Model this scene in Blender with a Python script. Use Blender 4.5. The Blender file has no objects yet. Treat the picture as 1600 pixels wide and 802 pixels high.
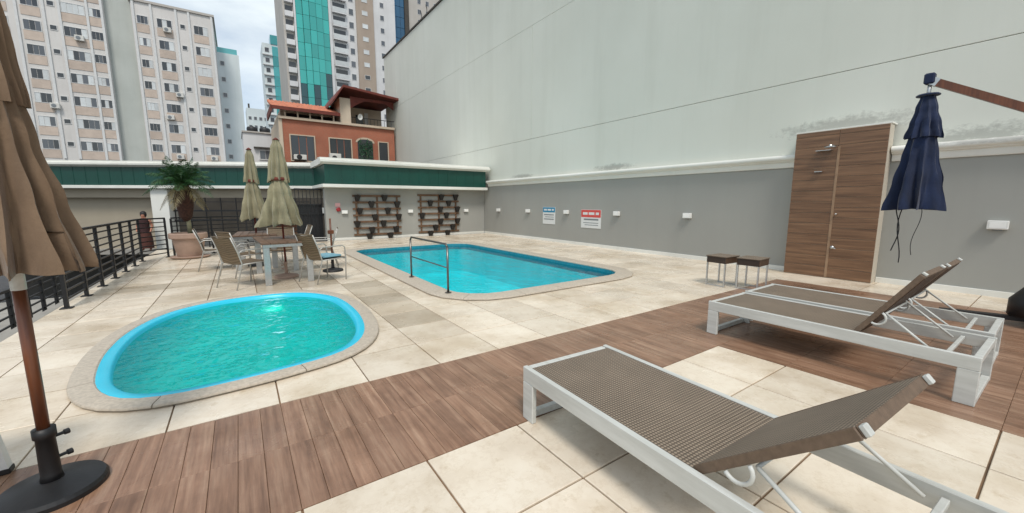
import bpy, bmesh, math, random
from mathutils import Vector, Matrix
R = math.radians
random.seed(7)
SC = bpy.context.scene
COL = SC.collection

# ------------------------------------------------------------------ camera
cam_d = bpy.data.cameras.new('camera'); cam = bpy.data.objects.new('camera', cam_d); COL.objects.link(cam)
cam_d.sensor_width = 36.0; cam_d.lens = 36.0 * 612 / 1600; cam_d.clip_start = 0.05; cam_d.clip_end = 2000
cam.location = (0, 0, 1.44)
cam.rotation_euler = (R(90 - 7.9), 0, R(-34.7))
SC.camera = cam

# ------------------------------------------------------------------ sky and sun
SUN_EL, SUN_AZ = 56.0, 203.0          # azimuth clockwise from +Y
w = bpy.data.worlds.new('World'); SC.world = w; w.use_nodes = True
nt = w.node_tree; nt.nodes.clear()
wo = nt.nodes.new('ShaderNodeOutputWorld'); bg = nt.nodes.new('ShaderNodeBackground')
sky = nt.nodes.new('ShaderNodeTexSky'); sky.sky_type = 'NISHITA'; sky.sun_disc = False
sky.sun_elevation = R(SUN_EL); sky.sun_rotation = R(SUN_AZ); sky.air_density = 1.0; sky.dust_density = 1.5; sky.ozone_density = 1.5
tc = nt.nodes.new('ShaderNodeTexCoord'); mp = nt.nodes.new('ShaderNodeMapping'); mp.inputs['Scale'].default_value = (1.0, 1.0, 2.6)
mp.inputs['Location'].default_value = (0.35, 0.1, 0.2)
nz = nt.nodes.new('ShaderNodeTexNoise'); nz.inputs['Scale'].default_value = 2.6; nz.inputs['Detail'].default_value = 7; nz.inputs['Roughness'].default_value = 0.55
rmp = nt.nodes.new('ShaderNodeValToRGB'); rmp.color_ramp.elements[0].position = 0.34; rmp.color_ramp.elements[1].position = 0.66
rmp.color_ramp.elements[0].color = (0.25, 0.25, 0.25, 1); rmp.color_ramp.elements[1].color = (0.98, 0.98, 0.98, 1)
mx = nt.nodes.new('ShaderNodeMix'); mx.data_type = 'RGBA'
mx.inputs['B'].default_value = (6.8, 7.4, 7.6, 1)
nt.links.new(tc.outputs['Generated'], mp.inputs['Vector']); nt.links.new(mp.outputs['Vector'], nz.inputs['Vector'])
nt.links.new(nz.outputs['Fac'], rmp.inputs['Fac']); nt.links.new(rmp.outputs['Color'], mx.inputs['Factor'])
nt.links.new(sky.outputs['Color'], mx.inputs['A']); nt.links.new(mx.outputs['Result'], bg.inputs['Color'])
bg.inputs['Strength'].default_value = 0.1
nt.links.new(bg.outputs['Background'], wo.inputs['Surface'])
sd = bpy.data.lights.new('sun', 'SUN'); sd.energy = 1.5; sd.angle = R(14); sd.color = (1.0, 0.945, 0.87)
so = bpy.data.objects.new('sun', sd); COL.objects.link(so); so.location = (0, 0, 40)
az = R(SUN_AZ); el = R(SUN_EL)
sdir = Vector((math.sin(az) * math.cos(el), math.cos(az) * math.cos(el), math.sin(el)))
so.rotation_euler = sdir.to_track_quat('Z', 'Y').to_euler()
SC.view_settings.view_transform = 'Standard'; SC.view_settings.look = 'None'; SC.view_settings.gamma = 1.0
SC.view_settings.use_curve_mapping = False
SC.view_settings.exposure = 0.52

# ------------------------------------------------------------------ materials
def srgb(r, g, b):
    f = lambda c: (c / 255 / 12.92) if c / 255 <= 0.04045 else ((c / 255 + 0.055) / 1.055) ** 2.4
    return (f(r), f(g), f(b), 1)
class NT:
    def __init__(s, name):
        s.m = bpy.data.materials.new(name); s.m.use_nodes = True; s.t = s.m.node_tree
        s.b = s.t.nodes['Principled BSDF']; s.out = s.t.nodes['Material Output']
    def n(s, typ, **kw):
        nd = s.t.nodes.new('ShaderNode' + typ)
        for k, v in kw.items():
            if hasattr(nd, k): setattr(nd, k, v)
            else: nd.inputs[k.replace('_', ' ')].default_value = v
        return nd
    def l(s, a, b): s.t.links.new(a, b)
    def pos(s, scale=(1, 1, 1), obj=False, rand=0.0, rot=(0, 0, 0)):
        src = s.n('TexCoord').outputs['Object'] if obj else s.n('NewGeometry').outputs['Position']
        m = s.n('Mapping'); m.inputs['Scale'].default_value = scale; m.inputs['Rotation'].default_value = rot
        s.l(src, m.inputs['Vector'])
        if rand:
            oi = s.n('ObjectInfo'); c = s.n('CombineXYZ'); mu = s.n('Math', operation='MULTIPLY'); mu.inputs[1].default_value = rand
            s.l(oi.outputs['Random'], mu.inputs[0]); s.l(mu.outputs[0], c.inputs[0]); s.l(mu.outputs[0], c.inputs[1]); s.l(mu.outputs[0], c.inputs[2])
            s.l(c.outputs[0], m.inputs['Location'])
        return m.outputs['Vector']
    def noise(s, vec, scale, detail=4, rough=0.55):
        nd = s.n('TexNoise'); nd.inputs['Scale'].default_value = scale; nd.inputs['Detail'].default_value = detail; nd.inputs['Roughness'].default_value = rough
        s.l(vec, nd.inputs['Vector']); return nd.outputs['Fac']
    def ramp(s, fac, stops):
        r = s.n('ValToRGB'); e = r.color_ramp.elements
        while len(e) < len(stops): e.new(0.5)
        for i, (p, c) in enumerate(stops):
            e[i].position = p; e[i].color = c if len(c) == 4 else (*c, 1)
        s.l(fac, r.inputs['Fac']); return r.outputs['Color']
    def mix(s, a, b, fac, mode='MIX'):
        m = s.n('Mix', data_type='RGBA', blend_type=mode)
        for v, k in ((a, 'A'), (b, 'B')):
            if isinstance(v, (tuple, list)): m.inputs[k].default_value = v if len(v) == 4 else (*v, 1)
            else: s.l(v, m.inputs[k])
        if isinstance(fac, (int, float)): m.inputs['Factor'].default_value = fac
        else: s.l(fac, m.inputs['Factor'])
        return m.outputs['Result']
    def bump(s, fac, strength, dist=0.01):
        b = s.n('Bump'); b.inputs['Strength'].default_value = strength; b.inputs['Distance'].default_value = dist
        s.l(fac, b.inputs['Height']); s.l(b.outputs['Normal'], s.b.inputs['Normal'])
    def col(s, c):
        if isinstance(c, (tuple, list)): s.b.inputs['Base Color'].default_value = c if len(c) == 4 else (*c, 1)
        else: s.l(c, s.b.inputs['Base Color'])
    def rough(s, v): 
        if isinstance(v, (int, float)): s.b.inputs['Roughness'].default_value = v
        else: s.l(v, s.b.inputs['Roughness'])

def simple(name, c, rough=0.6, var=0.15, scale=6.0, metal=0.0, bump=0.0, bscale=80.0, randv=0.0, spec=None):
    m = NT(name); c = c if len(c) == 4 else (*c, 1)
    v = m.pos(rand=0.0)
    dark = tuple(x * (1 - var) for x in c[:3]); lite = tuple(min(1, x * (1 + var)) for x in c[:3])
    col = m.ramp(m.noise(v, scale, 6), [(0.3, dark), (0.7, lite)])
    if randv:
        oi = m.n('ObjectInfo'); col = m.mix(col, m.ramp(oi.outputs['Random'], [(0, (1 - randv,) * 3), (1, (1 + randv,) * 3)]), 1.0, 'MULTIPLY')
    m.col(col); m.rough(rough); m.b.inputs['Metallic'].default_value = metal
    if spec is not None: m.b.inputs['Specular IOR Level'].default_value = spec
    if bump: m.bump(m.noise(v, bscale, 3), bump, 0.004)
    return m.m

def mat_tile():
    m = NT('cream_porcelain'); v = m.pos()
    oi = m.n('ObjectInfo')
    vr = m.pos(rand=37.0)
    base = m.ramp(m.noise(vr, 2.4, 8, 0.62), [(0.25, srgb(212, 198, 179)), (0.5, srgb(228, 216, 198)), (0.78, srgb(237, 228, 212))])
    vein = m.ramp(m.noise(vr, 5.5, 10, 0.7), [(0.47, (1, 1, 1)), (0.5, (0.88, 0.85, 0.81)), (0.53, (1, 1, 1))])
    base = m.mix(base, vein, 0.55, 'MULTIPLY')
    dirt = m.ramp(m.noise(v, 0.9, 8, 0.65), [(0.45, (1, 1, 1)), (0.64, (0.72, 0.66, 0.57))])
    base = m.mix(base, dirt, 0.75, 'MULTIPLY')
    spots = m.ramp(m.noise(v, 9.0, 6, 0.7), [(0.57, (1, 1, 1)), (0.70, (0.74, 0.68, 0.58))])
    base = m.mix(base, spots, 0.6, 'MULTIPLY')
    base = m.mix(base, m.ramp(oi.outputs['Random'], [(0, (0.91, 0.90, 0.88)), (1, (1.04, 1.03, 1.01))]), 1.0, 'MULTIPLY')
    base = m.mix(base, oi.outputs['Color'], 1.0, 'MULTIPLY')
    m.col(base)
    m.rough(m.ramp(m.noise(v, 1.3, 6), [(0.3, (0.16,) * 3), (0.7, (0.42,) * 3)]))
    m.bump(m.noise(v, 60, 4), 0.10, 0.002)
    return m.m
def mat_plank():
    m = NT('wood_look_porcelain')
    vr = m.pos(scale=(26, 1.6, 1), rand=53.0); v2 = m.pos(scale=(70, 3.5, 1), rand=11.0); v = m.pos()
    g = m.ramp(m.noise(vr, 1.0, 8, 0.62), [(0.28, srgb(116, 87, 67)), (0.5, srgb(145, 113, 91)), (0.72, srgb(168, 139, 116))])
    fine = m.ramp(m.noise(v2, 1.0, 6, 0.6), [(0.35, (0.82, 0.80, 0.78)), (0.65, (1.08, 1.06, 1.05))])
    g = m.mix(g, fine, 0.8, 'MULTIPLY')
    oi = m.n('ObjectInfo')
    g = m.mix(g, m.ramp(oi.outputs['Random'], [(0, (0.88, 0.86, 0.84)), (0.5, (0.99, 0.98, 0.98)), (1, (1.10, 1.08, 1.07))]), 1.0, 'MULTIPLY')
    st = m.ramp(m.noise(v, 2.3, 7, 0.65), [(0.46, (1.04, 1.04, 1.04)), (0.68, (0.66, 0.61, 0.56))])
    g = m.mix(g, st, 0.7, 'MULTIPLY')
    m.col(g); m.rough(m.ramp(m.noise(v, 1.6, 5), [(0.3, (0.18,) * 3), (0.7, (0.45,) * 3)]))
    m.bump(m.noise(v2, 1.0, 4), 0.15, 0.002)
    return m.m
def mat_wood(name, a, b, sc=(3, 3, 40), obj=False, rough=0.5, rand=0.0):
    m = NT(name); v = m.pos(scale=sc, obj=obj, rand=rand)
    m.col(m.ramp(m.noise(v, 1.0, 7, 0.6), [(0.3, a), (0.7, b)])); m.rough(rough); m.bump(m.noise(v, 2.0, 4), 0.1, 0.003)
    return m.m
def mat_water(name, tint, bump_s, scale, strength, ior=1.24):
    m = NT(name); t = m.t; t.nodes.remove(m.b)
    v = m.pos(scale=(1.0, 0.45, 1.0), rot=(0, 0, R(12)))
    n1 = m.noise(v, scale, 3, 0.5); n2 = m.noise(m.pos(), scale * 3.1, 2, 0.5)
    add = m.n('Math', operation='MULTIPLY_ADD'); add.inputs[1].default_value = 0.3; m.l(n2, add.inputs[0]); m.l(n1, add.inputs[2])
    bp = m.n('Bump'); bp.inputs['Strength'].default_value = strength; bp.inputs['Distance'].default_value = bump_s; m.l(add.outputs[0], bp.inputs['Height'])
    gl = m.n('BsdfGlossy'); gl.inputs['Roughness'].default_value = 0.03; m.l(bp.outputs['Normal'], gl.inputs['Normal'])
    tr = m.n('BsdfTransparent'); tr.inputs['Color'].default_value = tint
    fr = m.n('Fresnel'); fr.inputs['IOR'].default_value = ior; m.l(bp.outputs['Normal'], fr.inputs['Normal'])
    ms = m.n('MixShader'); m.l(fr.outputs[0], ms.inputs[0]); m.l(tr.outputs[0], ms.inputs[1]); m.l(gl.outputs[0], ms.inputs[2])
    m.l(ms.outputs[0], m.out.inputs['Surface'])
    return m.m
def mat_weave(name, a, b, s=70.0):
    m = NT(name); v = m.pos(obj=True)
    w1 = m.n('TexWave', wave_type='BANDS', bands_direction='X'); w1.inputs['Scale'].default_value = s * 0.157; m.l(v, w1.inputs['Vector'])
    w2 = m.n('TexWave', wave_type='BANDS', bands_direction='Y'); w2.inputs['Scale'].default_value = s * 0.157; m.l(v, w2.inputs['Vector'])
    mu = m.n('Math', operation='MULTIPLY'); m.l(w1.outputs['Fac'], mu.inputs[0]); m.l(w2.outputs['Fac'], mu.inputs[1])
    c = m.ramp(mu.outputs[0], [(0.0, a), (0.45, b)])
    c = m.mix(c, m.ramp(m.noise(v, 4, 6), [(0.3, (0.86,) * 3), (0.7, (1.08,) * 3)]), 1.0, 'MULTIPLY')
    m.col(c); m.rough(0.55); m.bump(mu.outputs[0], 0.7, 0.004)
    return m.m
def mat_fabric(name, a, b):
    m = NT(name); v = m.pos(scale=(5, 5, 1.2)); 
    m.col(m.ramp(m.noise(v, 1.6, 6, 0.6), [(0.3, a), (0.7, b)])); m.rough(0.85)
    m.b.inputs['Sheen Weight'].default_value = 0.15
    m.bump(m.noise(m.pos(), 14, 6, 0.6), 0.35, 0.02)
    return m.m
def mat_wall(name, a, b, streak=0.4, stains=()):
    m = NT(name); v = m.pos()
    c = m.ramp(m.noise(v, 0.35, 6, 0.55), [(0.3, a), (0.7, b)])
    c = m.mix(c, m.ramp(m.noise(m.pos(scale=(1, 1, 0.6)), 0.16, 3, 0.5), [(0.35, (0.94, 0.945, 0.94)), (0.65, (1.03, 1.025, 1.02))]), 1.0, 'MULTIPLY')
    st = m.ramp(m.noise(m.pos(scale=(1.2, 1.2, 0.09)), 1.6, 7, 0.6), [(0.48, (1, 1, 1)), (0.75, (0.84, 0.84, 0.82))])
    c = m.mix(c, st, streak, 'MULTIPLY')
    # patches of soot with their own place and size: (x, y, z, rx, ry, rz)
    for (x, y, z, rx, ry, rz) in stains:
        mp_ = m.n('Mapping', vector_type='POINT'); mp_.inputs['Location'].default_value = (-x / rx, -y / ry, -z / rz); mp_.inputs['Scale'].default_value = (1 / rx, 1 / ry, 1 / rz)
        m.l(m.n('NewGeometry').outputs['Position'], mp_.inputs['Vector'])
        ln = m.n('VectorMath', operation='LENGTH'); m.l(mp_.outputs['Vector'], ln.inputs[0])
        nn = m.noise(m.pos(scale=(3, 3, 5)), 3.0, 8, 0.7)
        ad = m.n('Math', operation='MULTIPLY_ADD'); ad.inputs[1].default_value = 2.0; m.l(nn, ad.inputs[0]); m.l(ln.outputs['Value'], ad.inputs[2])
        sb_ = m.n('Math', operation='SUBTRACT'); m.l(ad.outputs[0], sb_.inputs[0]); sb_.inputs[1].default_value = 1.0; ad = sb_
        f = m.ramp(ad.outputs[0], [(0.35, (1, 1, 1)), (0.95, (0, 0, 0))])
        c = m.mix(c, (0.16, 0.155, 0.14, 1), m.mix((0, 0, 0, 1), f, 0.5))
    m.col(c); m.rough(0.75); m.bump(m.noise(v, 45, 4), 0.12, 0.004)
    return m.m
def mat_glass(name, c, rough=0.06):
    m = NT(name); oi = m.n('ObjectInfo')
    m.col(m.mix(c, m.ramp(oi.outputs['Random'], [(0, (0.75, 0.78, 0.78)), (1, (1.15, 1.12, 1.12))]), 1.0, 'MULTIPLY')); m.rough(rough)
    m.b.inputs['Specular IOR Level'].default_value = 0.8
    return m.m
def mat_brick(name, a, b, mortar, sc):
    m = NT(name); v = m.pos(scale=(sc, sc, sc), rot=(R(90), 0, 0)); k = m.n('TexBrick'); m.l(v, k.inputs['Vector'])
    k.inputs['Color1'].default_value = a; k.inputs['Color2'].default_value = b; k.inputs['Mortar'].default_value = mortar; k.inputs['Mortar Size'].default_value = 0.03
    c = m.mix(k.outputs['Color'], m.ramp(m.noise(m.pos(), 0.8, 6), [(0.3, (0.75,) * 3), (0.7, (1.15,) * 3)]), 0.8, 'MULTIPLY')
    m.col(c); m.rough(0.8); return m.m
def mat_leaf(name, a, b):
    m = NT(name); oi = m.n('ObjectInfo'); v = m.pos()
    m.col(m.ramp(m.noise(v, 7, 3), [(0.3, a), (0.7, b)])); m.rough(0.5); m.b.inputs['Subsurface Weight'].default_value = 0.0
    return m.m

M = {}
M['tile'] = mat_tile(); M['plank'] = mat_plank()
M['grout'] = simple('brown_grout', srgb(122, 98, 74), 0.85, 0.5, 2)
M['coping'] = simple('granite_coping', srgb(182, 171, 155), 0.6, 0.18, 40, bump=0.2, bscale=120)
M['shell_cyan'] = simple('cyan_fibreglass', srgb(40, 194, 224), 0.25, 0.05, 2)
M['shell_teal'] = simple('turquoise_pool_lining', srgb(50, 222, 230), 0.4, 0.08, 2)
M['water_kids'] = mat_water('kids_pool_water', (0.03, 0.95, 0.75, 1), 0.10, 2.2, 1.0, 1.26)
M['water_big'] = mat_water('pool_water', (0.012, 0.92, 0.94, 1), 0.035, 2.8, 0.9, 1.21)
M['wall_hi'] = mat_wall('pale_grey_painted_wall', srgb(208, 210, 199), srgb(216, 218, 208), 0.38,
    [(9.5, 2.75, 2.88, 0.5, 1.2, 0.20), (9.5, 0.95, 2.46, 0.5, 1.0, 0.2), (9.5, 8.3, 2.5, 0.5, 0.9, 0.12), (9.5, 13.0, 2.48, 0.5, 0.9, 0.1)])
M['wall_lo'] = mat_wall('mid_grey_painted_wall', srgb(150, 150, 145), srgb(158, 158, 152), 0.3)
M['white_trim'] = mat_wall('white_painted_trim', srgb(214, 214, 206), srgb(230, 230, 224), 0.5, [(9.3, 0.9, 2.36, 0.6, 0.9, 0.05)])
M['green_fascia'] = simple('dark_green_fascia', srgb(8, 66, 56), 0.4, 0.12, 1.5)
M['black_metal'] = simple('black_painted_metal', (0.009, 0.009, 0.010), 0.45, 0.2, 10)
M['black_plastic'] = simple('black_plastic', (0.010, 0.010, 0.011), 0.5, 0.3, 14, bump=0.1)
M['white_metal'] = mat_wood('weathered_white_aluminium', srgb(182, 183, 177), srgb(206, 207, 202), (22, 2.5, 22), True, 0.42)
M['alu'] = simple('brushed_aluminium', srgb(190, 192, 192), 0.32, 0.08, 30, metal=0.85)
M['chair_tube'] = simple('satin_chair_tube', srgb(176, 174, 168), 0.4, 0.1, 30, metal=0.3)
M['chrome'] = simple('stainless_tube', srgb(112, 110, 106), 0.3, 0.1, 20, metal=0.9)
M['weave'] = mat_weave('taupe_woven_resin', srgb(84, 72, 60), srgb(154, 138, 120), 112)
M['weave_dark'] = mat_weave('dark_brown_woven_resin', srgb(52, 38, 28), srgb(92, 70, 52), 150)
M['binding'] = simple('brown_edge_binding', srgb(104, 86, 70), 0.6, 0.2, 40, bump=0.3, bscale=200)
M['sling'] = mat_weave('tan_sling_mesh', srgb(84, 70, 50), srgb(124, 104, 78), 150)
M['tan_fabric'] = mat_fabric('tan_canvas', srgb(102, 82, 63), srgb(130, 107, 84))
M['olive_fabric'] = mat_fabric('faded_olive_canvas', srgb(120, 115, 91), srgb(158, 151, 122))
M['blue_fabric'] = mat_fabric('navy_canvas', srgb(5, 19, 44), srgb(9, 34, 72))
M['red_wood'] = mat_wood('oiled_hardwood', srgb(86, 48, 30), srgb(122, 72, 45), (30, 30, 3), True, 0.35)
M['table_wood'] = mat_wood('brown_table_wood', srgb(86, 64, 50), srgb(124, 98, 78), (4, 30, 30), True, 0.5, 9)
M['shower_wood'] = mat_wood('wood_look_shower_tile', srgb(92, 66, 46), srgb(140, 106, 78), (6, 1.2, 30), False, 0.4, 23)
M['shower_side'] = mat_wall('beige_shower_side', srgb(176, 168, 152), srgb(190, 182, 168), 0.5)
M['terracotta'] = simple('tan_clay', srgb(164, 138, 122), 0.75, 0.12, 5)
M['soil'] = simple('dark_soil', (0.03, 0.02, 0.015), 0.95, 0.3, 20)
M['trellis'] = mat_wood('dark_trellis_wood', srgb(84, 61, 43), srgb(116, 87, 62), (6, 6, 6), False, 0.6)
M['pot_black'] = simple('black_planter', (0.014, 0.012, 0.011), 0.7, 0.3, 20)
M['light_body'] = simple('white_light_housing', srgb(222, 222, 218), 0.4, 0.04, 8)
M['blue_sign'] = simple('blue_sign_print', srgb(40, 130, 168), 0.4, 0.08, 12)
M['red_sign'] = simple('red_sign_print', srgb(205, 78, 72), 0.4, 0.08, 12)
M['sign_white'] = simple('white_sign_sheet', srgb(214, 216, 214), 0.4, 0.04, 12)
M['sign_ink'] = simple('grey_sign_ink', srgb(118, 124, 128), 0.5, 0.1, 20)
M['red_paint'] = simple('red_paint', srgb(150, 34, 40), 0.4, 0.1, 10)
M['bark'] = simple('palm_fibre', srgb(58, 34, 24), 0.9, 0.45, 22, bump=0.8, bscale=30)
M['stem'] = simple('palm_stem', srgb(126, 122, 96), 0.8, 0.2, 14)
M['frond'] = mat_leaf('palm_frond', (0.010, 0.045, 0.010), (0.028, 0.10, 0.022))
M['frond_dry'] = mat_leaf('dry_frond', (0.16, 0.13, 0.05), (0.24, 0.19, 0.08))
M['asphalt'] = simple('asphalt', (0.06, 0.06, 0.062), 0.9, 0.25, 4)
M['concrete'] = simple('grey_concrete', srgb(150, 146, 138), 0.85, 0.15, 2, bump=0.2, bscale=30)
M['beige_wall'] = mat_wall('beige_render', srgb(156, 146, 128), srgb(168, 158, 140), 0.4)
M['dark_room'] = simple('dark_interior', srgb(70, 66, 60), 0.8, 0.2, 2)
M['brown_counter'] = mat_wood('brown_counter', srgb(120, 74, 48), srgb(160, 108, 74), (4, 4, 20), False, 0.5)
M['bA'] = mat_wall('white_render', srgb(204, 200, 196), srgb(215, 212, 208), 0.5)
M['bA_side'] = mat_wall('pale_green_render', srgb(176, 180, 174), srgb(188, 192, 186), 0.4)
M['spandrel'] = simple('peach_mosaic', srgb(190, 174, 160), 0.7, 0.10, 1.5, randv=0.08)
M['win_frame'] = simple('white_window_frame', srgb(208, 208, 206), 0.5, 0.06, 3)
M['pane_dark'] = mat_glass('dark_window_glass', (0.03, 0.035, 0.04, 1))
M['pane_mid'] = mat_glass('grey_window_glass', (0.10, 0.11, 0.125, 1))
M['pane_blind'] = simple('white_window_blind', srgb(200, 204, 204), 0.5, 0.08, 2, randv=0.15)
M['ac'] = simple('white_ac_casing', srgb(205, 203, 196), 0.5, 0.08, 5)
M['teal_glass'] = mat_glass('teal_curtain_glass', (0.03, 0.40, 0.36, 1), 0.1)
M['teal_dark'] = mat_glass('dark_teal_glass', (0.008, 0.06, 0.07, 1), 0.06)
M['teal_pale'] = mat_glass('pale_teal_glass', (0.10, 0.42, 0.44, 1), 0.1)
M['blue_glass'] = mat_glass('deep_blue_glass', (0.015, 0.10, 0.20, 1), 0.08)
M['tower_white'] = mat_wall('tower_white_render', srgb(204, 203, 203), srgb(216, 216, 216), 0.4)
M['tower_taupe'] = mat_wall('tower_taupe_render', srgb(160, 144, 130), srgb(170, 155, 140), 0.4)
M['tower_grey'] = mat_wall('tower_grey_render', srgb(176, 170, 162), srgb(186, 181, 174), 0.4)
M['tower_pale'] = mat_wall('tower_pale_render', srgb(206, 216, 217), srgb(218, 226, 228), 0.4)
M['brick'] = mat_brick('orange_brick', srgb(178, 100, 72), srgb(156, 82, 58), srgb(150, 120, 100), 4.0)
M['roof_tile'] = simple('orange_roof_tile', srgb(184, 112, 82), 0.8, 0.3, 3)
M['roof_edge'] = simple('red_brown_fascia_wood', srgb(104, 44, 32), 0.7, 0.25, 4)
M['house_trim'] = mat_wall('cream_house_render', srgb(190, 172, 150), srgb(204, 188, 168), 0.5)
M['leaf'] = mat_leaf('house_plant_leaf', (0.01, 0.05, 0.02), (0.03, 0.12, 0.05))
M['skin'] = simple('skin', srgb(176, 120, 96), 0.6, 0.08, 10)
M['hair'] = simple('dark_hair', (0.012, 0.010, 0.009), 0.6, 0.3, 30)
M['maroon'] = simple('maroon_cloth', srgb(56, 30, 30), 0.85, 0.2, 14)
M['red_cloth'] = simple('rust_cloth', srgb(80, 44, 36), 0.85, 0.2, 14)
M['cord'] = simple('black_cord', (0.01, 0.01, 0.012), 0.7, 0.2, 10)
M['towel'] = simple('pale_blue_cushion', srgb(122, 168, 184), 0.9, 0.1, 8)

# ------------------------------------------------------------------ mesh helpers
class MB:
    def __init__(s): s.v = []; s.f = []
    def add(s, vs, fs, mtx=None):
        o = len(s.v)
        s.v += [tuple(mtx @ Vector(p)) if mtx else tuple(p) for p in vs]
        s.f += [tuple(i + o for i in f) for f in fs]
        return s
    def box(s, x0, x1, y0, y1, z0, z1, b=0.0, mtx=None):
        if b <= 0:
            vs = [(x0, y0, z0), (x1, y0, z0), (x1, y1, z0), (x0, y1, z0), (x0, y0, z1), (x1, y0, z1), (x1, y1, z1), (x0, y1, z1)]
            fs = [(3, 2, 1, 0), (4, 5, 6, 7), (0, 1, 5, 4), (1, 2, 6, 5), (2, 3, 7, 6), (3, 0, 4, 7)]
            return s.add(vs, fs, mtx)
        bm = bmesh.new(); bmesh.ops.create_cube(bm, size=1.0)
        for v in bm.verts:
            v.co = Vector(((x0 + x1) / 2 + v.co.x * (x1 - x0), (y0 + y1) / 2 + v.co.y * (y1 - y0), (z0 + z1) / 2 + v.co.z * (z1 - z0)))
        bmesh.ops.bevel(bm, geom=bm.edges[:], offset=b, segments=1, affect='EDGES', profile=0.5)
        bm.verts.index_update()
        s.add([v.co.copy() for v in bm.verts], [tuple(v.index for v in f.verts) for f in bm.faces], mtx); bm.free(); return s
    def tube(s, pts, r, n=8, cap=True):
        pts = [Vector(p) for p in pts]; rs = r if isinstance(r, (list, tuple)) else [r] * len(pts)
        rings = []; up = None
        for i, p in enumerate(pts):
            d = (pts[min(i + 1, len(pts) - 1)] - pts[max(i - 1, 0)]).normalized()
            if up is None:
                up = Vector((0, 0, 1)) if abs(d.z) < 0.9 else Vector((1, 0, 0))
            a = d.cross(up).normalized(); b = a.cross(d).normalized(); up = b
            rings.append([p + a * rs[i] * math.cos(2 * math.pi * k / n) + b * rs[i] * math.sin(2 * math.pi * k / n) for k in range(n)])
        o = len(s.v)
        for rg in rings: s.v += [tuple(q) for q in rg]
        for i in range(len(rings) - 1):
            for k in range(n):
                s.f.append((o + i * n + k, o + i * n + (k + 1) % n, o + (i + 1) * n + (k + 1) % n, o + (i + 1) * n + k))
        if cap:
            s.f.append(tuple(o + k for k in range(n))[::-1]); s.f.append(tuple(o + (len(rings) - 1) * n + k for k in range(n)))
        return s
    def bar(s, p0, p1, w, h):     # rectangular bar along p0-p1
        p0 = Vector(p0); p1 = Vector(p1); d = (p1 - p0).normalized()
        up = Vector((0, 0, 1)) if abs(d.z) < 0.95 else Vector((0, 1, 0))
        a = d.cross(up).normalized() * w / 2; b = a.cross(d).normalized() * h / 2
        vs = [p0 - a - b, p0 + a - b, p0 + a + b, p0 - a + b, p1 - a - b, p1 + a - b, p1 + a + b, p1 - a + b]
        return s.add(vs, [(0, 1, 2, 3), (7, 6, 5, 4), (0, 4, 5, 1), (1, 5, 6, 2), (2, 6, 7, 3), (3, 7, 4, 0)])
    def lathe(s, prof, n=24, c=(0, 0, 0)):
        o = len(s.v)
        for (r, z) in prof:
            for k in range(n): s.v.append((c[0] + r * math.cos(2 * math.pi * k / n), c[1] + r * math.sin(2 * math.pi * k / n), c[2] + z))
        for i in range(len(prof) - 1):
            for k in range(n): s.f.append((o + i * n + k, o + i * n + (k + 1) % n, o + (i + 1) * n + (k + 1) % n, o + (i + 1) * n + k))
        s.f.append(tuple(o + k for k in range(n))[::-1]); s.f.append(tuple(o + (len(prof) - 1) * n + k for k in range(n)))
        return s
    def prism(s, poly, z0, z1):
        n = len(poly); o = len(s.v)
        s.v += [(p[0], p[1], z0) for p in poly] + [(p[0], p[1], z1) for p in poly]
        s.f.append(tuple(o + i for i in range(n))[::-1]); s.f.append(tuple(o + n + i for i in range(n)))
        for i in range(n): s.f.append((o + i, o + (i + 1) % n, o + n + (i + 1) % n, o + n + i))
        return s
    def mesh(s, name, mat, smooth=False):
        me = bpy.data.meshes.new(name); me.from_pydata(s.v, [], s.f); me.materials.append(mat)
        if smooth:
            me.polygons.foreach_set('use_smooth', [True] * len(me.polygons))
        me.update(); return me
    def build(s, name, mat, parent=None, smooth=False, loc=None):
        return link(name, s.mesh(name, mat, smooth), parent, loc)
def link(name, me, parent=None, loc=None, rot=None):
    o = bpy.data.objects.new(name, me); COL.objects.link(o)
    if parent: o.parent = parent
    if loc: o.location = loc
    if rot: o.rotation_euler = rot
    return o
def smooth_angle(o, deg=40):
    me = o.data
    me.polygons.foreach_set('use_smooth', [True] * len(me.polygons))
    me.set_sharp_from_angle(angle=R(deg)); return o
def tag(o, label=None, cat=None, group=None, kind=None):
    if label: o['label'] = label
    if cat: o['category'] = cat
    if group: o['group'] = group
    if kind: o['kind'] = kind
    return o
def empty(name, loc=(0, 0, 0), rz=0.0):
    o = bpy.data.objects.new(name, None); COL.objects.link(o); o.location = loc; o.rotation_euler = (0, 0, rz); o.empty_display_size = 0.1; return o
def copy_tree(o, parent=None):
    c = o.copy(); COL.objects.link(c); c.parent = parent
    for ch in list(o.children): copy_tree(ch, c)
    return c
B = lambda *a, **k: MB().box(*a, **k)

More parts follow.
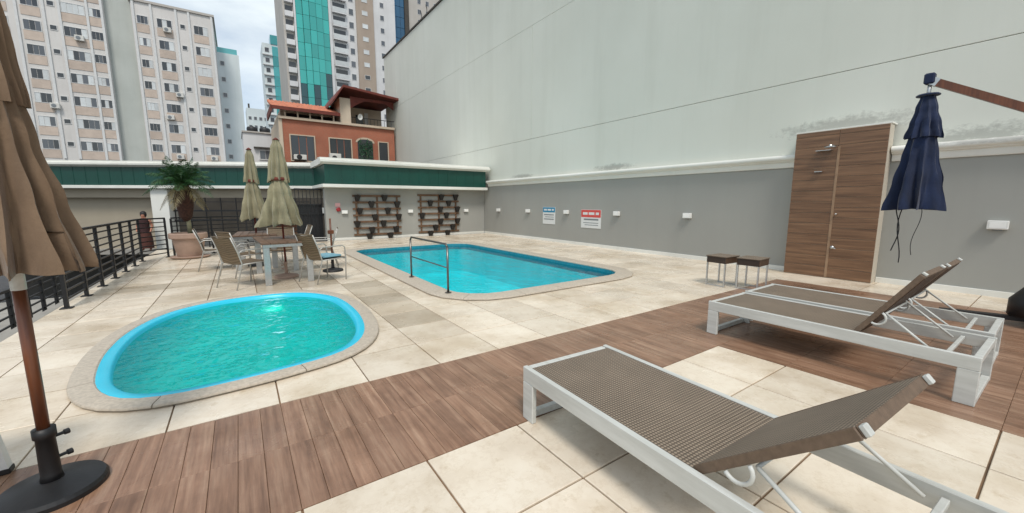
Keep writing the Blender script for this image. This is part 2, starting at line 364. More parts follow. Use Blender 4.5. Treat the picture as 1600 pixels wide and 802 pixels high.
# ------------------------------------------------------------------ polygon clipping (tiles round the pools)
def clip(poly, a, b, keep_left):
    out = []; n = len(poly); sg = 1 if keep_left else -1
    side = lambda p: sg * ((b[0] - a[0]) * (p[1] - a[1]) - (b[1] - a[1]) * (p[0] - a[0]))
    for i in range(n):
        p, q = poly[i], poly[(i + 1) % n]; sp, sq = side(p), side(q)
        if sp >= 0: out.append(p)
        if (sp > 0 and sq < 0) or (sp < 0 and sq > 0):
            t = sp / (sp - sq); out.append((p[0] + (q[0] - p[0]) * t, p[1] + (q[1] - p[1]) * t))
    return out
def area(p): return 0.5 * sum(p[i][0] * p[(i + 1) % len(p)][1] - p[(i + 1) % len(p)][0] * p[i][1] for i in range(len(p))) if len(p) > 2 else 0
def subtract(poly, hole):
    out = []; rem = poly; n = len(hole)
    for i in range(n):
        a, b = hole[i], hole[(i + 1) % n]
        o = clip(rem, a, b, False)
        if area(o) > 1e-5: out.append(o)
        rem = clip(rem, a, b, True)
        if area(rem) < 1e-6: return None if not rem or len(out) == 1 and abs(area(out[0]) - area(poly)) < 1e-6 else [poly]
    return out
def sub_all(polys, hole):
    res = []
    for p in polys:
        r = subtract(p, hole); res += [p] if r is None else r
    return res
def superell(cx, cy, a, b, e, n=64):
    pts = []
    for k in range(n):
        t = 2 * math.pi * k / n; c, s_ = math.cos(t), math.sin(t)
        pts.append((cx + a * math.copysign(abs(c) ** (2 / e), c), cy + b * math.copysign(abs(s_) ** (2 / e), s_)))
    return pts
def roundrect(x0, x1, y0, y1, r, seg=8):
    pts = []
    for cx, cy, a0 in ((x1 - r, y0 + r, -90), (x1 - r, y1 - r, 0), (x0 + r, y1 - r, 90), (x0 + r, y0 + r, 180)):
        for k in range(seg + 1):
            a = R(a0 + 90 * k / seg); pts.append((cx + r * math.cos(a), cy + r * math.sin(a)))
    return pts
def resample(pts, n):
    L = [0]; m = len(pts)
    for i in range(m): L.append(L[-1] + math.dist(pts[i], pts[(i + 1) % m]))
    out = []; j = 0
    for k in range(n):
        s_ = L[-1] * k / n
        while L[j + 1] < s_: j += 1
        t = (s_ - L[j]) / max(1e-9, L[j + 1] - L[j]); p, q = pts[j], pts[(j + 1) % m]
        out.append((p[0] + (q[0] - p[0]) * t, p[1] + (q[1] - p[1]) * t))
    return out
def offset(pts, d):
    out = []; n = len(pts)
    for i in range(n):
        p, q = pts[i - 1], pts[(i + 1) % n]; tx, ty = q[0] - p[0], q[1] - p[1]; l = math.hypot(tx, ty) or 1
        out.append((pts[i][0] + ty / l * d, pts[i][1] - tx / l * d))
    return out

KP = [(-0.97, 4.09), (-0.86, 3.88), (-0.71, 3.74), (-0.49, 3.67), (-0.2, 3.67), (0.24, 3.72), (0.66, 3.84), (0.92, 4.12), (1.08, 4.6), (1.15, 5.35), (1.08, 6.2), (0.76, 6.77), (0.32, 6.96), (-0.28, 6.93), (-0.72, 6.66), (-0.96, 6.24), (-1.09, 5.71), (-1.12, 5.2), (-1.1, 4.78), (-1.04, 4.35)]
def spline(P, k=10):
    out = []; n = len(P)
    for i in range(n):
        p0, p1, p2, p3 = P[i - 1], P[i], P[(i + 1) % n], P[(i + 2) % n]
        for j in range(k):
            t = j / k
            out.append(tuple(0.5 * (2 * p1[a] + (p2[a] - p0[a]) * t + (2 * p0[a] - 5 * p1[a] + 4 * p2[a] - p3[a]) * t * t + (3 * p1[a] - p0[a] - 3 * p2[a] + p3[a]) * t ** 3) for a in (0, 1)))
    return out
def hull(P):
    P = sorted(set(P)); cr = lambda o, a, b: (a[0] - o[0]) * (b[1] - o[1]) - (a[1] - o[1]) * (b[0] - o[0])
    lo, up = [], []
    for p in P:
        while len(lo) > 1 and cr(lo[-2], lo[-1], p) <= 0: lo.pop()
        lo.append(p)
    for p in reversed(P):
        while len(up) > 1 and cr(up[-2], up[-1], p) <= 0: up.pop()
        up.append(p)
    return lo[:-1] + up[:-1]
KIDS = resample(hull(spline(KP)), 72)       # rim of the small pool
BIG = resample(roundrect(2.66, 6.40, 5.06, 12.32, 0.62), 84)           # water edge of the large pool
KIDS_HOLE = hull(resample(hull(offset(KIDS, 0.06)), 57)); BIG_HOLE = hull(resample(hull(offset(BIG, 0.08)), 61))

# ------------------------------------------------------------------ ground, deck
X0, X1, Y0, Y1 = -2.14, 9.38, -2.6, 15.81
TX, TY = 0.622, 0.601
JX = 0.135 - 4 * TX + 0.0         # a joint line
ys = [1.935 + TY * k for k in range(-8, 1)] + [3.12 + TY * k for k in range(0, 22)]
street = MB().box(-300, 300, -200, 500, -3.5, -3.4).build('street', M['asphalt']); tag(street, 'dark asphalt street far below the terrace', kind='structure')
deck = MB()
for p in sub_all(sub_all([[(X0, Y0), (X1, Y0), (X1, Y1), (X0, Y1)]], KIDS_HOLE), BIG_HOLE):
    deck.add([(a, b, -0.006) for a, b in p], [tuple(range(len(p)))])
deck.box(X0 - 0.002, X0 + 0.20, Y0, Y1, -3.3, -0.012)
deck_o = deck.build('pool_deck', M['grout']); tag(deck_o, 'terrace deck round two pools with cream tiles and a wood-look band', kind='structure')
edge = MB().box(X0 - 0.10, X0, Y0, 13.4, -3.3, 0.004, 0.004).build('deck_edge', M['concrete'], deck_o)

GAP = 0.0055
def tile_mesh(polys, inset=True, th=0.012):
    mb = MB()
    for p in polys:
        n = len(p); o = len(mb.v)
        mb.v += [(a, b, -0.006) for a, b in p] + [(a, b, th - 0.006) for a, b in p]
        mb.f.append(tuple(o + n + i for i in range(n)))
        for i in range(n): mb.f.append((o + i, o + (i + 1) % n, o + n + (i + 1) % n, o + n + i))
    return mb
def full_tile(wx, wy):
    mb = MB(); c = 0.003; x, y = wx / 2 - GAP, wy / 2 - GAP
    vs = [(-x, -y, -0.006), (x, -y, -0.006), (x, y, -0.006), (-x, y, -0.006), (-x, -y, 0.003), (x, -y, 0.003), (x, y, 0.003), (-x, y, 0.003),
          (-x + c, -y + c, 0.006), (x - c, -y + c, 0.006), (x - c, y - c, 0.006), (-x + c, y - c, 0.006)]
    fs = [(8, 9, 10, 11)] + [(i, (i + 1) % 4, 4 + (i + 1) % 4, 4 + i) for i in range(4)] + [(4 + i, 4 + (i + 1) % 4, 8 + (i + 1) % 4, 8 + i) for i in range(4)]
    mb.add(vs, fs); return mb
ft = full_tile(TX, TY).mesh('tile', M['tile'])
def wooden(x, y):     # inside the wood-look band
    return (1.935 < y < 3.12 and x < 7.92) or (y < 1.935 and 3.95 < x < 7.92)
cells = []
k = -1
cols = []
x = JX
while x < X1:
    cols.append((max(x, X0 + 0.0), min(x + TX, X1))); x += TX
cols = [c for c in [(X0, JX)] + cols if c[1] - c[0] > 0.03]
# the wood band ends on column joints
def fwd(x, y): return x * math.sin(R(34.7)) + y * math.cos(R(34.7))
def side(x, y): return x * math.cos(R(34.7)) - y * math.sin(R(34.7))
for (xa, xb) in cols:
    for j in range(len(ys) - 1):
        ya, yb = ys[j], ys[j + 1]
        if yb > Y1: yb = Y1
        if yb - ya < 0.05: continue
        cx, cy = (xa + xb) / 2, (ya + yb) / 2
        if wooden(cx, cy): continue
        poly = [(xa + GAP, ya + GAP), (xb - GAP, ya + GAP), (xb - GAP, yb - GAP), (xa + GAP, yb - GAP)]
        ps = sub_all(sub_all([poly], KIDS_HOLE), BIG_HOLE)
        if not ps or sum(area(p) for p in ps) < 0.004: continue
        whole = len(ps) == 1 and len(ps[0]) == 4 and abs(xb - xa - TX) < 1e-3 and abs(yb - ya - TY) < 1e-3
        f, sdx = fwd(cx, cy), side(cx, cy)
        vis = f > 0.35 and abs(sdx) < 1.45 * f + 0.6
        cells.append((f if vis else f + 1000 + abs(cy), cx, cy, ps, whole))
cells.sort(key=lambda c: c[0])
rest = []
for i, (d, cx, cy, ps, whole) in enumerate(cells):
    if i >= 298:
        rest += ps; continue
    if whole:
        o = link('tile', ft, deck_o, (cx, cy, random.uniform(-0.0006, 0.0008)), (R(random.uniform(-.07, .07)), R(random.uniform(-.07, .07)), 0))
    else:
        o = tile_mesh(ps).build('tile', M['tile'], deck_o)
    t = random.uniform(0.96, 1.02)
    # damp, browner tiles between the pools and round the table, as laid
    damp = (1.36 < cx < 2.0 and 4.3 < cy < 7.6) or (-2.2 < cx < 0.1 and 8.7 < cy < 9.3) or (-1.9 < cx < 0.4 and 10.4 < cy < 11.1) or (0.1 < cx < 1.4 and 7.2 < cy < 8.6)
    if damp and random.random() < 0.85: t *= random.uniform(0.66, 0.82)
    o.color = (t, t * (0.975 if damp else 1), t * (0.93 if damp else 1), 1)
far = tile_mesh(rest).build('tile_field', M['tile'], deck_o); tag(far, kind='stuff')

PW = TX / 5
pm = full_tile(PW, 0.5925)
pm = MB()
g = 0.0015
def plank_mesh(wx, wy, g=0.0007):
    mb = MB(); c = 0.0013; x, y = wx / 2 - g, wy / 2 - g
    vs = [(-x, -y, -0.006), (x, -y, -0.006), (x, y, -0.006), (-x, y, -0.006), (-x, -y, 0.004), (x, -y, 0.004), (x, y, 0.004), (-x, y, 0.004),
          (-x + c, -y + c, 0.006), (x - c, -y + c, 0.006), (x - c, y - c, 0.006), (-x + c, y - c, 0.006)]
    return mb.add(vs, [(8, 9, 10, 11)] + [(i, (i + 1) % 4, 4 + (i + 1) % 4, 4 + i) for i in range(4)] + [(4 + i, 4 + (i + 1) % 4, 8 + (i + 1) % 4, 8 + i) for i in range(4)])
rows_w = [(1.935, 2.5275), (2.5275, 3.12)]
planks = []
xs0 = cols[0][0]
for (xa, xb) in cols:
    if xa >= 7.92 - 0.2: break
    n = max(1, round((xb - xa) / PW))
    for i in range(n):
        pxw = (xb - xa) / n; cx = xa + pxw * (i + 0.5)
        for (ya, yb) in rows_w: planks.append((cx, (ya + yb) / 2, pxw, yb - ya))
        if xa > 3.8:
            for j in range(8):
                if ys[j + 1] <= 1.94: planks.append((cx, (ys[j] + ys[j + 1]) / 2, pxw, ys[j + 1] - ys[j]))
def pkey(p):
    f, s_ = fwd(p[0], p[1]), side(p[0], p[1])
    return f if f > 0.35 and abs(s_) < 1.45 * f + 0.5 else 1000 + abs(f) + abs(s_)
planks.sort(key=pkey)
pcache = {}; restp = MB()
for i, (cx, cy, wx, wy) in enumerate(planks):
    if i < 300:
        key = (round(wx, 3), round(wy, 3))
        if key not in pcache: pcache[key] = plank_mesh(wx, wy).mesh('plank', M['plank'])
        link('plank', pcache[key], deck_o, (cx, cy, random.uniform(-0.0008, 0.0008)))
    else:
        restp.add(plank_mesh(wx, wy).v, plank_mesh(wx, wy).f, Matrix.Translation((cx, cy, 0)))
if restp.v: tag(restp.build('plank_field', M['plank'], deck_o), kind='stuff')

# ------------------------------------------------------------------ pools
def ring_faces(mb, loops):     # loops: list of (pts, z)
    n = len(loops[0][0]); o = len(mb.v)
    for pts, z in loops: mb.v += [(a, b, z) for a, b in pts]
    for i in range(len(loops) - 1):
        for k in range(n):
            mb.f.append((o + i * n + k, o + i * n + (k + 1) % n, o + (i + 1) * n + (k + 1) % n, o + (i + 1) * n + k))
    return mb
def pool(name, label, outline, cop_w, cop_in, lip, wz, depth, shell_m, water_m, stone_len, cop_h):
    root = empty(name, (0, 0, 0)); tag(root, label, 'swimming pool')
    inner = offset(outline, cop_in); outer = offset(outline, cop_w)
    n = len(outline)
    # coping in separate stones
    Ls = [math.dist(outer[i], outer[(i + 1) % n]) for i in range(n)]
    total = sum(Ls); cnt = round(total / stone_len); per = n / cnt
    marks = [round(i * per) for i in range(cnt)] + [n]
    for a, b in zip(marks[:-1], marks[1:]):
        mb = MB(); prof = []
        for k in range(a, b + 1):
            i = k % n; p, q = inner[i], outer[i]
            if k in (a, b):      # pull back for the joint
                j = (i + (1 if k == a else -1)) % n; t = 0.004 / max(0.01, math.dist(outer[i], outer[j]))
                p = (p[0] + (inner[j][0] - p[0]) * t, p[1] + (inner[j][1] - p[1]) * t); q = (q[0] + (outer[j][0] - q[0]) * t, q[1] + (outer[j][1] - q[1]) * t)
            L = lambda s_, z: (p[0] + (q[0] - p[0]) * s_, p[1] + (q[1] - p[1]) * s_, z)
            w_ = math.dist(p, q); e = 0.012 / w_
            prof.append([L(0, -0.03), L(0, cop_h - 0.01), L(e, cop_h), L(1 - 1.6 * e, cop_h), L(1 - 0.4 * e, cop_h - 0.006), L(1, cop_h - 0.014), L(1, cop_h - 0.022), L(1 - 2.4 * e, cop_h - 0.024), L(1 - 2.6 * e, -0.004)])
        m_ = len(prof[0])
        for r_ in prof: mb.v += r_
        for i in range(len(prof) - 1):
            for k in range(m_ - 1): mb.f.append((i * m_ + k, i * m_ + k + 1, (i + 1) * m_ + k + 1, (i + 1) * m_ + k))
        mb.f.append(tuple(range(m_))); mb.f.append(tuple((len(prof) - 1) * m_ + k for k in range(m_))[::-1])
        smooth_angle(mb.build('coping_stone', M['coping'], root), 35)
    # shell with rounded lip, walls and floor
    w_ = offset(outline, -lip)
    sh = MB(); loops = [(offset(outline, cop_in + 0.01), cop_h - 0.010), (outline, cop_h - 0.006)]
    if lip > 0.05:      # flat moulded rim, then a bowl
        loops += [(offset(outline, -lip * 0.70), cop_h - 0.008), (offset(outline, -lip * 0.92), cop_h - 0.022), (w_, wz - 0.04)]
        cx_ = sum(p[0] for p in w_) / n; cy_ = sum(p[1] for p in w_) / n
        loops += [([(p[0] + (cx_ - p[0]) * a, p[1] + (cy_ - p[1]) * a) for p in w_], -depth * b) for a, b in ((0.05, 0.40), (0.11, 0.68), (0.20, 0.86), (0.34, 0.96), (0.6, 1.0), (0.9, 1.005))]
    else:
        loops += [(offset(outline, -0.015), cop_h - 0.02), (offset(outline, -lip * 0.85), wz + 0.02), (w_, wz - 0.05), (offset(outline, -lip - 0.10), -depth + 0.08), (offset(outline, -lip - 0.28), -depth)]
    ring_faces(sh, loops); o = len(sh.v) - n; sh.f.append(tuple(o + k for k in range(n)))
    smooth_angle(sh.build('shell', shell_m, root), 50)
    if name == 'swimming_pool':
        bd = ring_faces(MB(), [(offset(outline, -0.0215), cop_h - 0.028), (offset(outline, -0.040), wz - 0.12)])  # dark blue strip: shade under the coping edge, painted as colour
        bd.build('coping_shade_band', simple('dark_blue_coping_shade', srgb(24, 124, 142), 0.3, 0.25, 25), root)
    wt = offset(outline, -lip * 0.95)
    wm = MB(); wm.v = [(a, b, wz) for a, b in wt]; wm.f = [tuple(range(n))]
    wat = wm.build('water', water_m, root)
    return root
kp = pool('kids_pool', 'small rounded pool with bright cyan rim and green-blue water', KIDS, 0.165, 0.012, 0.085, -0.01, 0.42, M['shell_cyan'], M['water_kids'], 0.95, 0.044)
bp_ = pool('swimming_pool', 'large rectangular pool with rounded corners and handrail before the trellis wall', BIG, 0.33, -0.02, 0.03, -0.05, 1.0, M['shell_teal'], M['water_big'], 0.8, 0.04)

hr = empty('pool_handrail', (2.58, 0, 0.014)); tag(hr, 'stainless steel handrail standing on the edge of the large pool', 'handrail')
for yy in (5.47, 7.05):
    p = MB().tube([(0, yy, 0.02), (0, yy, 0.74)], 0.017, 10).build('post', M['chrome'], hr, True)
    MB().lathe([(0.05, 0), (0.05, 0.008), (0.025, 0.014)], 16, (0, yy, 0.03)).build('flange', M['chrome'], p)
MB().tube([(0, 5.47, 0.74), (0, 5.52, 0.785), (0, 7.0, 0.785), (0, 7.05, 0.74)], 0.017, 10).build('top_bar', M['chrome'], hr, True)
MB().tube([(0, 5.47, 0.42), (0, 7.05, 0.42)], 0.010, 8).build('middle_bar', M['chrome'], hr, True)

# ------------------------------------------------------------------ right hand walls
def profile_wall(name, prof, y0, y1, mat, parent=None):   # prof in (x, z) extruded along y
    mb = MB(); n = len(prof)
    mb.v = [(a, y0, b) for a, b in prof] + [(a, y1, b) for a, b in prof]
    mb.f = [tuple(range(n)), tuple(range(n, 2 * n))[::-1]] + [(i, n + i, n + (i + 1) % n, (i + 1) % n) for i in range(n)]
    return mb.build(name, mat, parent)
nw = empty('neighbouring_blank_wall', (9.9, 10, 0)); tag(nw, 'tall pale grey blank wall of the building next door, above the moulding', 'wall')
inv = Matrix.Translation((-9.9, -10, 0))
zb = [-3.3, 3.86, 7.95, 11.78]; yb_ = [[-6, 30.1], [-6, 12.4, 30.1], [-6, 8.3, 17.5, 24.2, 27.6, 30.1]]
for i in range(3):
    for j in range(len(yb_[i]) - 1):
        y0, y1 = yb_[i][j], yb_[i][j + 1]
        MB().box(9.50, 10.3, y0 + 0.006, y1 - 0.006, zb[i] + (0.005 if i < 2 else 0.002), zb[i + 1] - (0.005 if i < 1 else 0.002), 0.006, inv).build('wall_panel', M['wall_hi'], nw)
MB().box(9.53, 10.28, -5.9, 30.0, -3.2, 11.7, 0, inv).build('wall_core', M['wall_lo'], nw)
MB().box(9.44, 10.34, -6.1, 30.16, 11.78, 11.88, 0.01, inv).build('coping_cap', M['dark_room'], nw)
for yy in (22.3, 23.1):
    MB().tube([(9.6 - 9.9, yy - 10, 11.88), (9.6 - 9.9, yy - 10, 12.25), (9.5 - 9.9, yy - 10.1, 12.4)], 0.02, 6).build('bracket', M['black_metal'], nw)

gw = empty('grey_boundary_wall', (9.44, 7, 0)); tag(gw, 'mid grey boundary wall running along the right side of the deck', 'wall')
inv = Matrix.Translation((-9.44, -7, 0))
MB().box(9.40, 9.499, -6, 15.84, -0.3, 2.30, 0, inv).build('wall', M['wall_lo'], gw)
MB().box(9.37, 9.399, -6, 1.985, 0.0, 0.10, 0.004, inv).build('skirting', M['white_trim'], gw)
MB().box(9.37, 9.399, 3.365, 15.81, 0.0, 0.10, 0.004, inv).build('skirting', M['white_trim'], gw)
def mould(y0, y1):
    prof = []
    for k in range(7):
        a = R(-90 + 180 * k / 6); prof.append((9.30 - 0.055 * math.cos(a), 2.335 + 0.055 * math.sin(a)))
    lo = [(9.46, 2.14), (9.37, 2.14), (9.355, 2.16), (9.355, 2.25), (9.31, 2.262)]
    p = lo + prof + [(9.497, 2.41)] + [(9.497, 2.14)]
    p = [(a - 9.44, b) for a, b in p]
    return smooth_angle(profile_wall('moulding', p, y0 - 7, y1 - 7, M['white_trim'], gw), 40)
mould(-6, 1.97); mould(3.38, 15.43)

# shower
shw = empty('outdoor_shower', (9.14, 2.67, 0)); tag(shw, 'brown wood-look shower panel with steel head against the grey wall', 'shower')
SX = 9.14
inv = Matrix.Translation((-SX, -2.67, 0))
MB().box(SX + 0.012, 9.398, 1.99, 3.36, 0.0, 2.765, 0.003, inv).build('wall_block', M['shower_side'], shw)
MB().box(SX + 0.02, 9.49, 1.975, 3.375, 2.7655, 2.79, 0.003, inv).build('cap', M['white_trim'], shw)
cols_s = [(1.995, 2.665), (2.67, 3.355)]
hts = [0.19, 0.205]
for c, (ya, yb) in enumerate(cols_s):
    z = 0.015
    while z < 2.73:
        h = min(hts[c] , 2.763 - z)
        if 2.763 - z - h < 0.05: h = 2.763 - z
        MB().box(SX - 0.002 - random.uniform(0, .002), SX + 0.0119, ya, yb, z, z + h - 0.006, 0.002, inv).build('tile', M['shower_wood'], shw); z += h
MB().box(SX - 0.010, SX - 0.004, 2.635, 2.675, 0.02, 2.45, 0.001, inv).build('pipe_strip', simple('pale_brown_strip', srgb(150, 122, 96), 0.5, 0.2, 6), shw)
arm = MB().tube([(SX - 0.01, 2.71, 2.45), (SX - 0.09, 2.71, 2.47), (SX - 0.26, 2.71, 2.45)], 0.012, 8).build('shower_arm', M['alu'], shw, True, (-SX, -2.67, 0))
MB().lathe([(0.02, 0.05), (0.03, 0.03), (0.085, 0.012), (0.085, 0.0)], 18, (SX - 0.27, 2.71, 2.42)).build('shower_head', M['alu'], shw, False, (-SX, -2.67, 0))
MB().box(SX - 0.10, SX - 0.005, 2.75, 2.99, 2.39, 2.402, 0.002, inv).build('shelf', M['alu'], shw)
MB().box(SX - 0.06, SX - 0.005, 2.87, 2.99, 2.005, 2.02, 0.002, inv).build('hook_bar', M['alu'], shw)
for zz in (0.60, 1.22):
    t_ = MB().tube([(SX - 0.004, 2.59, zz), (SX - 0.05, 2.59, zz)], 0.028 if zz < 1 else 0.014, 12).build('valve', M['alu'], shw, True, (-SX, -2.67, 0))
    if zz < 1: MB().tube([(SX - 0.05, 2.59, zz), (SX - 0.06, 2.53, zz - 0.02)], 0.009, 6).build('lever', M['alu'], t_)

# ------------------------------------------------------------------ far wall, fascia, pavilion
fw = empty('trellis_wall', (5.9, 15.95, 0)); tag(fw, 'grey end wall behind the pool with green fascia above', 'wall')
inv = Matrix.Translation((-5.9, -15.5, 0))
MB().box(2.62, 9.398, 15.40, 15.7, -0.3, 1.98, 0, inv).build('wall', M['wall_lo'], fw)
MB().box(2.62, 9.36, 15.37, 15.848, 0.0, 0.10, 0.004, inv).build('skirting', M['white_trim'], fw)
MB().box(2.60, 9.25, 15.0, 18.9, 2.09, 2.785, 0.0, inv).build('green_fascia', M['green_fascia'], fw)
for k in range(16):
    xx = 2.75 + k * 0.42
    MB().box(xx, xx + 0.012, 14.992, 14.999, 2.10, 2.78, 0, inv).build('fascia_seam', M['green_fascia'], fw)
MB().box(2.50, 9.30, 14.90, 18.9, 1.97, 2.085, 0.01, inv).build('white_band', M['white_trim'], fw)
prof = [(14.88, 2.83), (14.84, 2.86), (14.84, 2.93), (14.91, 2.95), (14.91, 3.01), (15.4, 3.03), (15.4, 2.786), (14.98, 2.786), (14.93, 2.81)]
mb = MB(); n = len(prof)
mb.v = [(2.46 - 5.9, a - 15.5, b) for a, b in prof] + [(9.40 - 5.9, a - 15.5, b) for a, b in prof]
mb.f = [tuple(range(n)), tuple(range(n, 2 * n))[::-1]] + [(i, n + i, n + (i + 1) % n, (i + 1) % n) for i in range(n)]
mb.build('cornice', M['white_trim'], fw)
MB().box(2.48, 9.40, 15.4, 18.9, 2.786, 3.0, 0, inv).build('roof_slab', M['white_trim'], fw)

# pavilion to the left, turned away from the pool
pv = empty('pavilion', (2.45, 17.9, 0), math.atan2(22 - 17.6, -5.6 - 2.4)); tag(pv, 'low open pavilion with dark green fascia and white columns behind the palm', 'building')
# local x runs from the inner corner to the left along the front, local y points towards the street side (front = +y)
FZ = -0.42
PL = 16.0
MB().box(-0.6, PL, -2.2, 0.0, 2.09, 2.785).build('green_fascia', M['green_fascia'], pv)
for k in range(36):
    MB().box(0.2 + k * 0.42, 0.212 + k * 0.42, 0.001, 0.008, 2.10, 2.78).build('fascia_seam', M['green_fascia'], pv)
MB().box(-0.6, PL, -2.2, 0.10, 1.97, 2.085, 0.01).build('white_band', M['white_trim'], pv)
prof = [(0.12, 2.83), (0.16, 2.86), (0.16, 2.93), (0.09, 2.95), (0.09, 3.01), (-0.4, 3.03), (-0.4, 2.787), (0.02, 2.787), (0.07, 2.81)]
mb = MB(); n = len(prof)
mb.v = [(-0.7, a, b) for a, b in prof] + [(PL, a, b) for a, b in prof]
mb.f = [tuple(range(n)), tuple(range(n, 2 * n))[::-1]] + [(i, n + i, n + (i + 1) % n, (i + 1) % n) for i in range(n)]
mb.build('cornice', M['white_trim'], pv)
MB().box(-0.6, PL, -2.2, -0.4, 2.787, 3.0).build('roof_slab', M['white_trim'], pv)
MB().box(-0.6, PL, -0.5, -0.22, 1.62, 1.968).build('beam', M['beige_wall'], pv)
MB().box(-0.6, PL, -5.2, -5.0, -3.3, 2.4).build('back_wall', M['dark_room'], pv)
MB().box(-0.6, PL, -5.0, -0.1, FZ - 0.2, FZ).build('floor', M['concrete'], pv)
MB().box(6.06, PL, -0.75, -0.52, FZ, 1.62).build('side_wall', M['beige_wall'], pv)
MB().box(5.42, 6.05, -0.52, -0.06, FZ, 1.968, 0.01).build('column', M['white_trim'], pv)
MB().box(11.4, 12.0, -0.52, -0.06, FZ, 1.968, 0.01).build('column', M['white_trim'], pv)
MB().box(1.8, 3.0, -3.4, -2.9, FZ, 0.62).build('counter', M['brown_counter'], pv)
MB().box(1.6, 3.2, -3.5, -2.8, 0.62, 0.68, 0.01).build('counter_top', M['house_trim'], pv)
MB().box(1.2, 4.2, -4.99, -4.93, 0.85, 1.15).build('window', M['pane_blind'], pv)
MB().box(-0.55, 1.0, -4.99, -4.93, 0.7, 1.45).build('window', M['teal_dark'], pv)
# black grille between the column and the corner
for k in range(10):
    xx = 0.15 + k * 0.58
    MB().bar((xx, -0.30, FZ), (xx, -0.30, 1.62), 0.03, 0.03).build('grille_post', M['black_metal'], pv)
for zz in (0.72, 1.10, 1.45):
    MB().bar((0.2, -0.30, zz), (5.42, -0.30, zz), 0.05, 0.07 if zz < 1.2 else 0.03).build('grille_rail', M['black_metal'], pv)
# barred doorway beside the corner
dr = empty('barred_gate', (2.15, 16.5, 0)); tag(dr, 'black barred gate in the gap left of the grey end wall', 'gate')
for k in range(8):
    MB().bar((-0.42 + k * 0.125, 0, 0.0), (-0.42 + k * 0.125, 0, 1.94), 0.022, 0.022).build('bar', M['black_metal'], dr)
for zz in (0.06, 1.0, 1.35, 1.92):
    MB().bar((-0.44, 0, zz), (0.47, 0, zz), 0.035, 0.05).build('rail', M['black_metal'], dr)
MB().box(-0.40, 0.45, 0.03, 0.05, 0.08, 1.33).build('sheet', M['black_metal'], dr)

# fittings on the walls
def wall_light(loc, axis, label):
    o = empty('wall_light', loc, 0 if axis == 'x' else R(90)); tag(o, label, 'wall light', 'square lights along the walls')
    MB().box(-0.09, 0.0, -0.105, 0.105, -0.065, 0.065, 0.008).build('housing', M['light_body'], o)
    MB().box(-0.093, -0.0905, -0.08, 0.08, -0.045, 0.045, 0.001).build('diffuser', simple('light_diffuser', srgb(236, 236, 232), 0.3, 0.03, 6), o)
    MB().box(-0.05, 0.0, -0.05, 0.05, -0.085, -0.066, 0.002).build('bracket', M['sign_ink'], o)
for yy, lb in ((14.56, 'white square wall light on the right wall, nearest the far corner'), (12.42, 'white square wall light on the right wall, second from the far corner'),
               (10.2, 'white square wall light between the blue sign and the red sign'), (7.97, 'white square wall light just right of the red sign'),
               (5.69, 'white square wall light alone between the red sign and the side tables'), (0.69, 'white square wall light right of the navy umbrella')):
    wall_light((9.399, yy, 1.10), 'x', lb)
for xx, lb in ((3.27, 'white square wall light beside the red alarm box'), (5.83, 'white square wall light between the two trellises'), (8.42, 'white square wall light right of the right trellis')):
    wall_light((xx, 15.848, 1.07), 'y', lb)
al = empty('alarm_box', (3.06, 15.848, 1.17)); tag(al, 'small red alarm box under a pinkish plate on the end wall', 'alarm')
MB().lathe([(0.07, 0), (0.08, 0.02), (0.08, 0.05), (0.05, 0.07)], 18).build('bell', M['red_paint'], al).rotation_euler = (R(90), 0, 0)
MB().box(-0.10, 0.08, -0.012, 0, 0.10, 0.24, 0.003).build('plate', simple('pink_plate', srgb(206, 160, 160), 0.5, 0.1, 10), al)
def sign(name, label, ya, yb, za, zb, head_m, head_h, lines):
    o = empty(name, (9.398, (ya + yb) / 2, (za + zb) / 2)); tag(o, label, 'sign')
    hw, hh = (yb - ya) / 2, (zb - za) / 2
    MB().box(-0.010, 0.0, -hw, hw, -hh, hh, 0.002).build('board', M['sign_white'], o)
    MB().box(-0.013, -0.0103, -hw + 0.01, hw - 0.01, hh - head_h, hh - 0.01, 0).build('header', head_m, o)
    for (z, a, b, h) in lines:
        MB().box(-0.0125, -0.0103, -hw + 2 * hw * a, -hw + 2 * hw * b, -hh + z - h / 2, -hh + z + h / 2, 0).build('print_line', M['sign_ink'], o)
    for (a, b) in ((0.1, 0.25), (0.32, 0.6), (0.66, 0.9)):
        MB().box(-0.0148, -0.0132, -hw + 2 * hw * a, -hw + 2 * hw * b, hh - head_h * 0.68, hh - head_h * 0.35, 0).build('header_print', M['sign_white'], o)
sign('blue_notice', 'white notice with a blue header on the grey wall', 10.82, 11.52, 0.64, 1.26, M['blue_sign'], 0.19, [(0.34, .1, .9, .035), (0.26, .1, .8, .02), (0.18, .1, .9, .035)])
sign('red_notice', 'white notice with a red header on the grey wall', 8.62, 9.50, 0.60, 1.20, M['red_sign'], 0.25, [(0.28, .12, .85, .05), (0.17, .12, .88, .02), (0.10, .12, .8, .02)])

